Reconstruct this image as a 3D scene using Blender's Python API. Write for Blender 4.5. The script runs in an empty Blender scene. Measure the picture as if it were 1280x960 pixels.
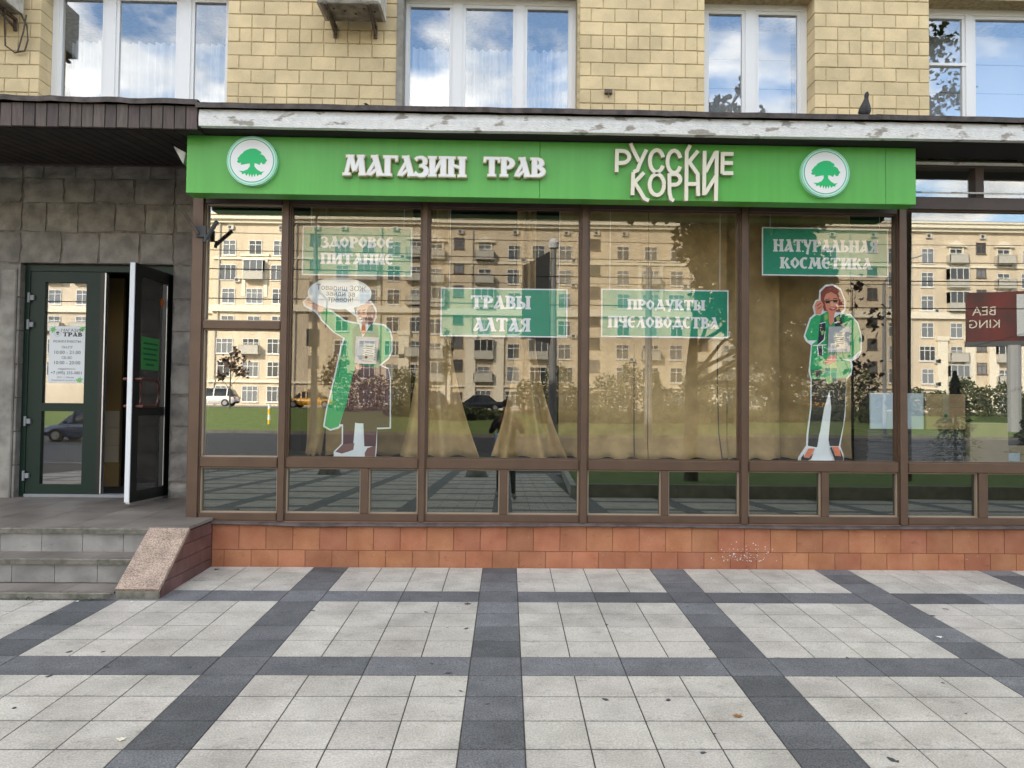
import bpy, bmesh, math, random
from mathutils import Vector, Matrix, Euler
R = math.radians
rnd = random.Random(7)
scene = bpy.context.scene
COL = scene.collection

# ------------------------------------------------------------------ camera
TH, PI_, RHO = math.atan(.0234), math.atan(32 / 975), .0100
_r = Vector((math.cos(TH), -math.sin(TH), 0))
_f = Vector((math.sin(TH) * math.cos(PI_), math.cos(TH) * math.cos(PI_), math.sin(PI_)))
_u = _r.cross(_f)
_R = _r * math.cos(RHO) + _u * math.sin(RHO)
_U = _u * math.cos(RHO) - _r * math.sin(RHO)
cd = bpy.data.cameras.new('camera'); cam = bpy.data.objects.new('camera', cd); COL.objects.link(cam)
cam.matrix_world = Matrix(((_R.x, _U.x, -_f.x, 0), (_R.y, _U.y, -_f.y, -7.0), (_R.z, _U.z, -_f.z, 1.41), (0, 0, 0, 1)))
cd.sensor_width = 36; cd.lens = 36 * 975 / 1280; cd.shift_x = -17 / 1280
cd.clip_start = .05; cd.clip_end = 3000
scene.camera = cam

# ------------------------------------------------------------------ light: sun behind the shop building, sky with broken cloud
SUN_EL, SUN_AZ = R(31), R(34)          # azimuth measured from +Y towards -X
CLOUD_W = 3.3
w = bpy.data.worlds.new('World'); scene.world = w; w.use_nodes = True
nt = w.node_tree; N = nt.nodes; L = nt.links
bg = N['Background']; bg.inputs[1].default_value = .15
sky = N.new('ShaderNodeTexSky'); sky.sky_type = 'NISHITA'; sky.sun_disc = False
sky.sun_elevation = SUN_EL; sky.sun_rotation = -SUN_AZ; sky.air_density = 1.0; sky.dust_density = 1.0
tc = N.new('ShaderNodeTexCoord'); sep = N.new('ShaderNodeSeparateXYZ'); L.new(tc.outputs['Generated'], sep.inputs[0])
zz = N.new('ShaderNodeMath'); zz.operation = 'MAXIMUM'; zz.inputs[1].default_value = 0; L.new(sep.outputs[2], zz.inputs[0])
za = N.new('ShaderNodeMath'); za.operation = 'ADD'; za.inputs[1].default_value = .22; L.new(zz.outputs[0], za.inputs[0])
vd = N.new('ShaderNodeVectorMath'); vd.operation = 'DIVIDE'; L.new(tc.outputs['Generated'], vd.inputs[0])
cz = N.new('ShaderNodeCombineXYZ')
for i in range(3): L.new(za.outputs[0], cz.inputs[i])
L.new(cz.outputs[0], vd.inputs[1])
no = N.new('ShaderNodeTexNoise'); no.inputs['Scale'].default_value = 2.9; no.inputs['Detail'].default_value = 9; no.inputs['Roughness'].default_value = .55
no.inputs['Distortion'].default_value = .25; no.noise_dimensions = '4D'; no.inputs['W'].default_value = CLOUD_W
L.new(vd.outputs[0], no.inputs['Vector'])
cr = N.new('ShaderNodeValToRGB'); cr.color_ramp.elements[0].position = .455; cr.color_ramp.elements[1].position = .56
L.new(no.outputs['Fac'], cr.inputs[0])
n2 = N.new('ShaderNodeTexNoise'); n2.inputs['Scale'].default_value = 4.5; n2.inputs['Detail'].default_value = 6
L.new(vd.outputs[0], n2.inputs['Vector'])
cc = N.new('ShaderNodeValToRGB')
cc.color_ramp.elements[0].position = .38; cc.color_ramp.elements[0].color = (3.6, 3.75, 4.0, 1)
cc.color_ramp.elements[1].position = .62; cc.color_ramp.elements[1].color = (8.2, 7.95, 7.5, 1)
L.new(n2.outputs['Fac'], cc.inputs[0])
mx = N.new('ShaderNodeMixRGB'); L.new(cr.outputs[0], mx.inputs[0]); L.new(sky.outputs[0], mx.inputs[1]); L.new(cc.outputs[0], mx.inputs[2])
L.new(mx.outputs[0], bg.inputs[0])
sl = bpy.data.lights.new('sun', 'SUN'); sun = bpy.data.objects.new('sun', sl); COL.objects.link(sun)
sl.energy = 3.1; sl.angle = R(.5); sl.color = (1, .94, .84)
to_sun = Vector((-math.sin(SUN_AZ) * math.cos(SUN_EL), math.cos(SUN_AZ) * math.cos(SUN_EL), math.sin(SUN_EL)))
sun.rotation_euler = to_sun.to_track_quat('Z', 'Y').to_euler(); sun.location = (-40, 60, 60)
scene.view_settings.view_transform = 'Standard'; scene.view_settings.look = 'None'
scene.view_settings.exposure = 1.72; scene.view_settings.gamma = 1; scene.view_settings.use_curve_mapping = False
scene.render.engine = 'CYCLES'
scene.cycles.use_denoising = True; scene.cycles.max_bounces = 10; scene.cycles.transparent_max_bounces = 24
scene.cycles.glossy_bounces = 6; scene.cycles.diffuse_bounces = 4
scene.cycles.caustics_reflective = False; scene.cycles.caustics_refractive = False

# ------------------------------------------------------------------ materials
MATS = {}
def mat(name, col, rough=.7, metal=0, noise=0, scale=8, obj_var=0, bump=0, bscale=None, col2=None, spec=.5, speck=0, sscale=300, stretch=None, detail=6, lo=.35, hi=.65, hue_var=0, coat=0, smudge=0):
    """procedural material: two-tone large noise, fine speckle, variation per object, bump"""
    m = bpy.data.materials.new(name); m.use_nodes = True; n = m.node_tree.nodes; l = m.node_tree.links
    b = n['Principled BSDF']; b.inputs['Roughness'].default_value = rough; b.inputs['Metallic'].default_value = metal
    b.inputs['Specular IOR Level'].default_value = spec
    if coat: b.inputs['Coat Weight'].default_value = coat
    base = (*col, 1); b.inputs['Base Color'].default_value = base
    geo = n.new('ShaderNodeNewGeometry'); vec = geo.outputs['Position']
    if stretch:
        mp = n.new('ShaderNodeMapping'); mp.inputs['Scale'].default_value = stretch; l.new(vec, mp.inputs[0]); vec = mp.outputs[0]
    out = None
    if noise or col2:
        t = n.new('ShaderNodeTexNoise'); t.inputs['Scale'].default_value = scale; t.inputs['Detail'].default_value = detail; l.new(vec, t.inputs['Vector'])
        r = n.new('ShaderNodeValToRGB'); c2 = col2 or tuple(c * (1 - noise) for c in col); c1 = col if col2 else tuple(min(1, c * (1 + noise * .6)) for c in col)
        r.color_ramp.elements[0].position = lo; r.color_ramp.elements[1].position = hi
        r.color_ramp.elements[0].color = (*c2, 1); r.color_ramp.elements[1].color = (*c1, 1); l.new(t.outputs['Fac'], r.inputs[0]); out = r.outputs[0]
    if speck:
        t = n.new('ShaderNodeTexNoise'); t.inputs['Scale'].default_value = sscale; t.inputs['Detail'].default_value = 2; l.new(geo.outputs['Position'], t.inputs['Vector'])
        mr = n.new('ShaderNodeMapRange'); mr.inputs[1].default_value = .3; mr.inputs[2].default_value = .7; mr.inputs[3].default_value = 1 - speck; mr.inputs[4].default_value = 1 + speck
        l.new(t.outputs['Fac'], mr.inputs[0])
        mm = n.new('ShaderNodeVectorMath'); mm.operation = 'SCALE'; l.new(mr.outputs[0], mm.inputs['Scale'])
        if out: l.new(out, mm.inputs[0])
        else: mm.inputs[0].default_value = col
        out = mm.outputs[0]
    if smudge:   # scuffs and trodden-in dirt
        mp = n.new('ShaderNodeMapping'); mp.inputs['Scale'].default_value = (.55, 1.1, 1); l.new(geo.outputs['Position'], mp.inputs[0])
        t = n.new('ShaderNodeTexNoise'); t.inputs['Scale'].default_value = 19; t.inputs['Detail'].default_value = 4; t.inputs['Roughness'].default_value = .6; l.new(mp.outputs[0], t.inputs['Vector'])
        mr = n.new('ShaderNodeMapRange'); mr.inputs[1].default_value = .60; mr.inputs[2].default_value = .74; mr.inputs[3].default_value = 1; mr.inputs[4].default_value = 1 - smudge; l.new(t.outputs['Fac'], mr.inputs[0])
        t3 = n.new('ShaderNodeTexNoise'); t3.inputs['Scale'].default_value = 1.1; t3.inputs['Detail'].default_value = 5; l.new(geo.outputs['Position'], t3.inputs['Vector'])
        m3 = n.new('ShaderNodeMapRange'); m3.inputs[1].default_value = .35; m3.inputs[2].default_value = .65; m3.inputs[3].default_value = 1 - smudge * .4; m3.inputs[4].default_value = 1.03; l.new(t3.outputs['Fac'], m3.inputs[0])
        mu = n.new('ShaderNodeMath'); mu.operation = 'MULTIPLY'; l.new(mr.outputs[0], mu.inputs[0]); l.new(m3.outputs[0], mu.inputs[1])
        mm = n.new('ShaderNodeVectorMath'); mm.operation = 'SCALE'; l.new(mu.outputs[0], mm.inputs['Scale'])
        if out: l.new(out, mm.inputs[0])
        else: mm.inputs[0].default_value = col
        out = mm.outputs[0]
    if obj_var or hue_var:
        oi = n.new('ShaderNodeObjectInfo'); hs = n.new('ShaderNodeHueSaturation')
        if out: l.new(out, hs.inputs['Color'])
        else: hs.inputs['Color'].default_value = base
        mr = n.new('ShaderNodeMapRange'); mr.inputs[3].default_value = 1 - obj_var; mr.inputs[4].default_value = 1 + obj_var
        l.new(oi.outputs['Random'], mr.inputs[0]); l.new(mr.outputs[0], hs.inputs['Value'])
        if hue_var:
            ml = n.new('ShaderNodeMath'); ml.operation = 'MULTIPLY'; ml.inputs[1].default_value = 7.31; l.new(oi.outputs['Random'], ml.inputs[0])
            fr = n.new('ShaderNodeMath'); fr.operation = 'FRACT'; l.new(ml.outputs[0], fr.inputs[0])
            m2 = n.new('ShaderNodeMapRange'); m2.inputs[3].default_value = .5 - hue_var; m2.inputs[4].default_value = .5 + hue_var
            l.new(fr.outputs[0], m2.inputs[0]); l.new(m2.outputs[0], hs.inputs['Hue'])
        out = hs.outputs[0]
    if out: l.new(out, b.inputs['Base Color'])
    if bump:
        t = n.new('ShaderNodeTexNoise'); t.inputs['Scale'].default_value = bscale or scale * 4; t.inputs['Detail'].default_value = 5; l.new(vec, t.inputs['Vector'])
        bp = n.new('ShaderNodeBump'); bp.inputs['Strength'].default_value = bump; bp.inputs['Distance'].default_value = .01
        l.new(t.outputs['Fac'], bp.inputs['Height']); l.new(bp.outputs[0], b.inputs['Normal'])
    MATS[name] = m; return m
def glass(name, r0, tint=(1, 1, 1), trans=(1, 1, 1), wavy=0):
    """pane: mirror-like reflection that grows towards grazing angles, the rest passes through"""
    m = bpy.data.materials.new(name); m.use_nodes = True; n = m.node_tree.nodes; l = m.node_tree.links
    n.remove(n['Principled BSDF']); o = n['Material Output']
    g = n.new('ShaderNodeBsdfGlossy'); g.inputs['Roughness'].default_value = 0.0; g.inputs['Color'].default_value = (*tint, 1)
    t = n.new('ShaderNodeBsdfTransparent'); t.inputs['Color'].default_value = (*trans, 1)
    lw = n.new('ShaderNodeLayerWeight'); lw.inputs['Blend'].default_value = .5
    pw = n.new('ShaderNodeMath'); pw.operation = 'POWER'; pw.inputs[1].default_value = 5; l.new(lw.outputs['Facing'], pw.inputs[0])
    ma = n.new('ShaderNodeMath'); ma.operation = 'MULTIPLY_ADD'; ma.inputs[1].default_value = 1 - r0; ma.inputs[2].default_value = r0; l.new(pw.outputs[0], ma.inputs[0])
    mi = n.new('ShaderNodeMixShader'); l.new(ma.outputs[0], mi.inputs[0]); l.new(t.outputs[0], mi.inputs[1]); l.new(g.outputs[0], mi.inputs[2]); l.new(mi.outputs[0], o.inputs[0])
    if wavy:
        ge = n.new('ShaderNodeNewGeometry'); tx = n.new('ShaderNodeTexNoise'); tx.inputs['Scale'].default_value = 1.3; tx.inputs['Detail'].default_value = 1; l.new(ge.outputs['Position'], tx.inputs['Vector'])
        bp = n.new('ShaderNodeBump'); bp.inputs['Strength'].default_value = wavy; bp.inputs['Distance'].default_value = .01; l.new(tx.outputs['Fac'], bp.inputs['Height']); l.new(bp.outputs[0], g.inputs['Normal'])
    MATS[name] = m; return m

mat('brick', (.70, .555, .325), .85, noise=.12, scale=4, obj_var=.085, smudge=.12, bump=.25, bscale=60, speck=.06, sscale=120)
mat('mortar', (.47, .375, .215), .95, noise=.3, scale=20)
mat('plaster_grey', (.30, .28, .24), .9, noise=.2, scale=12)
mat('pvc', (.80, .80, .80), .35)
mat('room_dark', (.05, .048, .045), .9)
mat('tulle', (.62, .66, .70), .9)
mat('blind', (.55, .57, .60), .8)
mat('cap_metal', (.075, .06, .055), .6, noise=.5, scale=14, bump=.3, obj_var=.15)
mat('cornice_white', (.76, .75, .72), .85, col2=(.36, .33, .285), scale=4.5, stretch=(1.3, 1, 3.2), detail=15, bump=.8, bscale=30, lo=.375, hi=.43, speck=.07, sscale=25)
mat('underside', (.018, .014, .012), .9)  # dark brown board, its colour deepened to include the shadow below the cornice
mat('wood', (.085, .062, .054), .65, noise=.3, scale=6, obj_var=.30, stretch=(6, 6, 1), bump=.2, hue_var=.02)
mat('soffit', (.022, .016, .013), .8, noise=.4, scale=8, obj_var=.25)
mat('stone', (.285, .26, .23), .9, noise=.28, scale=7, obj_var=.12, bump=.6, bscale=24, hue_var=.012)
mat('stone_joint', (.215, .19, .165), .95, noise=.3, scale=18)
mat('bronze', (.118, .072, .048), .38, metal=.25, noise=.12, scale=5)
mat('bronze_dark', (.075, .05, .04), .5, noise=.2, scale=5)
mat('sill', (.095, .075, .07), .6, noise=.4, scale=9, bump=.3, bscale=20)
mat('bead', (.36, .28, .20), .5)
mat('terracotta', (.43, .180, .092), .75, col2=(.35, .128, .06), scale=5, obj_var=.13, hue_var=.006, speck=.10, sscale=110, bump=.15, bscale=60, smudge=.3)
mat('grout', (.26, .13, .08), .95)
mat('pave_light', (.535, .50, .445), .85, col2=(.395, .365, .32), scale=4, obj_var=.07, speck=.22, sscale=110, bump=.25, bscale=140, hue_var=.010, detail=10, lo=.30, hi=.60, smudge=.30)
mat('pave_dark', (.140, .143, .150), .75, noise=.18, scale=5, obj_var=.30, speck=.45, sscale=120, bump=.2, bscale=140, hue_var=.02, smudge=.2)
mat('pave_joint', (.075, .07, .064), .95, noise=.3, scale=30)
mat('step', (.29, .272, .25), .8, noise=.25, scale=5, obj_var=.10, speck=.06, sscale=160, smudge=.3)
mat('step_top', (.205, .178, .155), .55, noise=.28, scale=3, obj_var=.1, speck=.05, smudge=.25)
mat('nosing', (.22, .205, .17), .9, col2=(.11, .105, .08), scale=14, bump=.5, bscale=40)
mat('granite', (.37, .275, .215), .75, noise=.22, scale=7, speck=.5, sscale=90, bump=.2, bscale=90)
mat('maroon_tile', (.120, .060, .056), .5, noise=.25, scale=6, obj_var=.15)
mat('sign_green', (.105, .42, .068), .36, noise=.06, scale=3, stretch=(5, 1, .35), detail=9, bump=.03, bscale=3)
mat('sign_green_edge', (.06, .27, .045), .5)
mat('letter_white', (.83, .82, .80), .5)
mat('letter_cream', (.70, .60, .34), .6)
mat('letter_ivory', (.78, .73, .58), .5)
mat('letter_side', (.50, .44, .32), .6)
mat('disc_white', (.80, .80, .77), .4)
mat('disc_mint', (.45, .80, .62), .4)
mat('disc_line', (.05, .27, .17), .5)
mat('emblem', (.01, .47, .14), .5)
mat('poster_green', (.012, .29, .165), .5)
mat('poster_white', (.86, .88, .88), .5)
mat('burlap', (.47, .335, .155), .95, noise=.18, scale=7, speck=.22, sscale=420, bump=.4, bscale=300)
mat('podium_green', (.045, .085, .045), .8)
mat('white', (.83, .85, .86), .6)
mat('cardboard', (.40, .28, .15), .85, noise=.1, scale=6)
mat('cardboard_pale', (.42, .36, .22), .85, noise=.08, scale=6)
mat('slate', (.09, .095, .10), .6, noise=.4, scale=4, stretch=(1, 1, 14))
mat('board_blue', (.55, .68, .74), .6)
mat('door_green', (.010, .028, .020), .4, spec=.3)
mat('door_black', (.008, .009, .009), .4)
mat('alu', (.70, .70, .70), .35, metal=.7)
mat('handle_red', (.13, .04, .03), .35)
mat('notice_green', (.10, .50, .13), .7)
mat('ink', (.03, .035, .04), .8)
mat('ink_grey', (.16, .17, .18), .8)
mat('leaf_print', (.22, .56, .16), .7)
mat('ac_white', (.52, .50, .45), .6, noise=.3, scale=9)
mat('ac_under', (.27, .25, .22), .7, noise=.4, scale=12)
mat('iron', (.12, .09, .07), .7, noise=.4, scale=20)
mat('cable', (.09, .075, .06), .7)
mat('pigeon', (.035, .033, .036), .6, noise=.4, scale=60)
mat('asphalt', (.055, .057, .062), .85, noise=.2, scale=2, speck=.15, sscale=90)
mat('kerb', (.36, .35, .33), .85, noise=.2, scale=6)
mat('kerb_dark', (.14, .135, .12), .9, noise=.3, scale=2)  # darker mottled tone for the kerb across the road
mat('grass', (.12, .17, .028), .95, col2=(.065, .105, .02), scale=3, bump=1, bscale=40)
mat('earth', (.10, .095, .06), .95, noise=.3, scale=.4)
mat('bark', (.09, .075, .06), .9, noise=.3, scale=20, bump=.5)
mat('leaf_dark', (.045, .085, .025), .7, noise=.3, scale=3)
mat('leaf_mid', (.07, .09, .028), .7, noise=.35, scale=2)
mat('leaf_red', (.10, .055, .035), .7, noise=.3, scale=3)
mat('needle', (.03, .065, .032), .8, noise=.3, scale=4)
mat('concrete', (.27, .265, .25), .9, noise=.2, scale=8)
mat('far_wall', (.66, .56, .415), .9, noise=.10, scale=.35, stretch=(2.5, 1, .5))
mat('far_trim', (.80, .74, .60), .9)
mat('far_shade', (.46, .35, .22), .9)
mat('far_roof', (.33, .36, .37), .5, noise=.15, scale=.3)
mat('far_glass', (.13, .14, .15), .10, obj_var=.7)
mat('far_frame', (.75, .75, .72), .6)
mat('far_stair', (.16, .12, .09), .5)
mat('far_balcony', (.50, .48, .42), .8)
mat('far_ac', (.62, .60, .55), .7)
mat('steel', (.30, .31, .32), .55)
mat('steel_dark', (.06, .065, .07), .6)
mat('bill_red', (.12, .012, .012), .6, col2=(.018, .009, .010), scale=.45)
mat('paint_white', (.75, .75, .74), .25, coat=.6)
mat('paint_black', (.012, .014, .02), .2, coat=.8)
mat('paint_yellow', (.75, .36, .015), .3, coat=.6)
mat('paint_blue', (.03, .06, .13), .25, coat=.7)
mat('car_glass', (.015, .02, .022), .05)
mat('tyre', (.015, .015, .015), .9)
mat('rim', (.45, .46, .47), .35, metal=.6)
mat('lamp_white', (.75, .75, .72), .2)
mat('lamp_red', (.4, .02, .02), .3)
mat('yellow_paint', (.80, .50, .02), .5)
mat('skin', (.55, .31, .21), .6)
mat('hair_dark', (.03, .022, .018), .7)
mat('cloth_black', (.015, .015, .018), .9)
mat('cloth_grey', (.10, .10, .11), .9)
mat('dry_leaf', (.33, .16, .04), .8, noise=.3, scale=40)
mat('moss', (.07, .09, .03), .95)
mat('lobby_wall', (.30, .20, .08), .8)
mat('lobby_tile', (.50, .42, .30), .5)
mat('bench_blue', (.02, .22, .60), .5)
# printed colours of the cardboard figures
for k, c in dict(p_green=(.02, .40, .14), p_green_dark=(.008, .20, .08), p_skin=(.72, .40, .27), p_skin_red=(.72, .27, .17), p_brown=(.20, .09, .075), p_maroon=(.085, .03, .034), p_black=(.014, .012, .014),
                 p_white=(.80, .87, .87), p_hair=(.24, .05, .03), p_orange=(.75, .20, .04), p_navy=(.015, .02, .045), p_grey=(.42, .45, .47), p_cream=(.78, .74, .58), p_red=(.45, .03, .03), p_lime=(.28, .48, .12), p_coral=(.80, .22, .10)).items():
    mat(k, c, .6)
glass('pane_shop', .077, tint=(1, .95, .86), wavy=.018)
glass('pane_left', .25, tint=(1, .97, .90), wavy=.008)
glass('pane_right', .17, tint=(1, .98, .92), wavy=.010)
glass('pane_low', .17, tint=(.95, 1, .95), trans=(.6, .62, .6), wavy=.004)
glass('pane_upper', .165, tint=(.97, .99, 1), wavy=.010)
glass('pane_door', .20, wavy=.008)
glass('pane_dim', .06)

# ------------------------------------------------------------------ mesh helpers
ORG = {}
class MB:
    def __init__(s): s.v = []; s.f = []; s.m = []
    def add(s, vs, fs, mi=0):
        o = len(s.v); s.v += [tuple(p) for p in vs]; s.f += [tuple(i + o for i in f) for f in fs]; s.m += [mi] * len(fs); return s
    def box(s, x0, x1, y0, y1, z0, z1, mi=0):
        return s.add([(x0, y0, z0), (x1, y0, z0), (x1, y1, z0), (x0, y1, z0), (x0, y0, z1), (x1, y0, z1), (x1, y1, z1), (x0, y1, z1)],
                     [(0, 3, 2, 1), (4, 5, 6, 7), (0, 1, 5, 4), (1, 2, 6, 5), (2, 3, 7, 6), (3, 0, 4, 7)], mi)
    def cbox(s, x0, x1, y0, y1, z0, z1, c=.004, mi=0):
        """box whose front (-Y) face has chamfered edges"""
        return s.add([(x0 + c, y0, z0 + c), (x1 - c, y0, z0 + c), (x1 - c, y0, z1 - c), (x0 + c, y0, z1 - c), (x0, y0 + c, z0), (x1, y0 + c, z0), (x1, y0 + c, z1), (x0, y0 + c, z1), (x0, y1, z0), (x1, y1, z0), (x1, y1, z1), (x0, y1, z1)],
                     [(0, 1, 2, 3), (4, 5, 1, 0), (5, 6, 2, 1), (6, 7, 3, 2), (7, 4, 0, 3), (8, 9, 5, 4), (9, 10, 6, 5), (10, 11, 7, 6), (11, 8, 4, 7), (9, 8, 11, 10)], mi)
    def poly(s, pts, y0, y1, mi=0, ms=None):
        """polygon in the XZ plane, from front y0 back to y1"""
        n = len(pts); a = sum(pts[i][0] * pts[(i + 1) % n][1] - pts[(i + 1) % n][0] * pts[i][1] for i in range(n))
        if a < 0: pts = pts[::-1]
        vs = [(x, y0, z) for x, z in pts] + [(x, y1, z) for x, z in pts]
        s.add(vs, [tuple(range(n))], mi); o = len(s.v) - 2 * n
        k = mi if ms is None else ms
        for i in range(n):
            j = (i + 1) % n; s.f.append((o + j, o + i, o + n + i, o + n + j)); s.m.append(k)
        s.f.append(tuple(o + n + i for i in range(n - 1, -1, -1))); s.m.append(k)
        return s
    def ribbon(s, pts, wd, y0, y1, mi=0, ms=None):
        n = len(pts); ws = wd if isinstance(wd, (list, tuple)) else [wd] * n
        Lp, Rp = [], []
        for i in range(n):
            a = Vector(pts[max(i - 1, 0)]); b = Vector(pts[i]); c = Vector(pts[min(i + 1, n - 1)])
            d1 = (b - a); d2 = (c - b)
            d1 = d1.normalized() if d1.length else d2.normalized(); d2 = d2.normalized() if d2.length else d1
            t = (d1 + d2); t = t.normalized() if t.length > 1e-6 else d1
            nn = Vector((-t.y, t.x)); k = ws[i] / 2 / max(.5, nn.dot(Vector((-d1.y, d1.x))))
            Lp.append(b + nn * k); Rp.append(b - nn * k)
        k2 = mi if ms is None else ms; o = len(s.v)
        for i in range(n):
            for p in (Lp[i], Rp[i]): s.v.append((p.x, y0, p.y)); s.v.append((p.x, y1, p.y))
        for i in range(n - 1):
            a = o + 4 * i; b = a + 4
            for f, mm in (((a, a + 2, b + 2, b), mi), ((a, b, b + 1, a + 1), k2), ((a + 2, a + 3, b + 3, b + 2), k2)): s.f.append(f); s.m.append(mm)
        for a in (o, o + 4 * (n - 1)): s.f.append((a, a + 1, a + 3, a + 2)); s.m.append(k2)
        return s
    def tube(s, pts, r, seg=8, mi=0, cap=True):
        rs = r if isinstance(r, (list, tuple)) else [r] * len(pts); o = len(s.v); n = len(pts); P = [Vector(p) for p in pts]
        for i in range(n):
            t = (P[min(i + 1, n - 1)] - P[max(i - 1, 0)]).normalized()
            a = t.cross(Vector((0, 0, 1)));
            if a.length < .05: a = t.cross(Vector((1, 0, 0)))
            a.normalize(); b = t.cross(a)
            for k in range(seg):
                g = 2 * math.pi * k / seg; s.v.append(tuple(P[i] + (a * math.cos(g) + b * math.sin(g)) * rs[i]))
        for i in range(n - 1):
            for k in range(seg):
                j = (k + 1) % seg; s.f.append((o + i * seg + k, o + i * seg + j, o + (i + 1) * seg + j, o + (i + 1) * seg + k)); s.m.append(mi)
        if cap:
            s.f.append(tuple(o + k for k in range(seg))); s.m.append(mi); s.f.append(tuple(o + (n - 1) * seg + k for k in range(seg - 1, -1, -1))); s.m.append(mi)
        return s
    def mesh(s, name, mats, smooth=False):
        me = bpy.data.meshes.new(name); me.from_pydata(s.v, [], s.f)
        for k in (mats if isinstance(mats, (list, tuple)) else [mats]): me.materials.append(MATS[k])
        me.polygons.foreach_set('material_index', s.m)
        if smooth: me.polygons.foreach_set('use_smooth', [True] * len(me.polygons))
        me.update(); return me
    def build(s, name, mats, parent=None, smooth=False, local=False):
        """one mesh object; vertices are world coordinates unless local"""
        me = s.mesh(name, mats, smooth)
        o = bpy.data.objects.new(name, me); COL.objects.link(o)
        org = Vector((0, 0, 0))
        if parent:
            o.parent = parent
            if not local: org = ORG[parent]; me.transform(Matrix.Translation(-org))
        ORG[o] = org; return o
def inst(name, me, parent, loc, rot=(0, 0, 0), sc=(1, 1, 1)):
    o = bpy.data.objects.new(name, me); COL.objects.link(o); o.parent = parent; o.location = Vector(loc) - ORG[parent]; o.rotation_euler = rot; o.scale = sc
    ORG[o] = Vector(loc); return o
def thing(name, label, cat, loc=(0, 0, 0), rz=0, group=None):
    o = bpy.data.objects.new(name, None); COL.objects.link(o); o.location = loc; o.rotation_euler = (0, 0, rz); o.empty_display_size = .2
    o['label'] = label; o['category'] = cat
    if group: o['group'] = group
    ORG[o] = Vector(loc); return o
def tag(o, label, cat=None, group=None, kind=None):
    o['label'] = label
    if cat: o['category'] = cat
    if group: o['group'] = group
    if kind: o['kind'] = kind
    return o
def struct(o): o['kind'] = 'structure'; return o
_txt = {}
def text_mb(mb, s, size, cx, cz, y, mi=0, align='CENTER', rot=0, squeeze=1, flip=1):
    """flat lettering from the built-in font, laid in the XZ plane at depth y"""
    cu = bpy.data.curves.new('txt', 'FONT'); cu.body = s; cu.size = size; cu.align_x = align; cu.align_y = 'CENTER'; cu.resolution_u = 2; cu.fill_mode = 'FRONT'
    o = bpy.data.objects.new('txt', cu); COL.objects.link(o)
    dg = bpy.context.evaluated_depsgraph_get(); me = bpy.data.meshes.new_from_object(o.evaluated_get(dg))
    ca, sa = math.cos(rot), math.sin(rot)
    vs = [(cx + flip * (v.co.x * squeeze * ca - v.co.y * sa), y, cz + v.co.x * squeeze * sa + v.co.y * ca) for v in me.vertices]
    mb.add(vs, [tuple(p.vertices) for p in me.polygons], mi)
    bpy.data.objects.remove(o); bpy.data.curves.remove(cu); bpy.data.meshes.remove(me)

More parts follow.
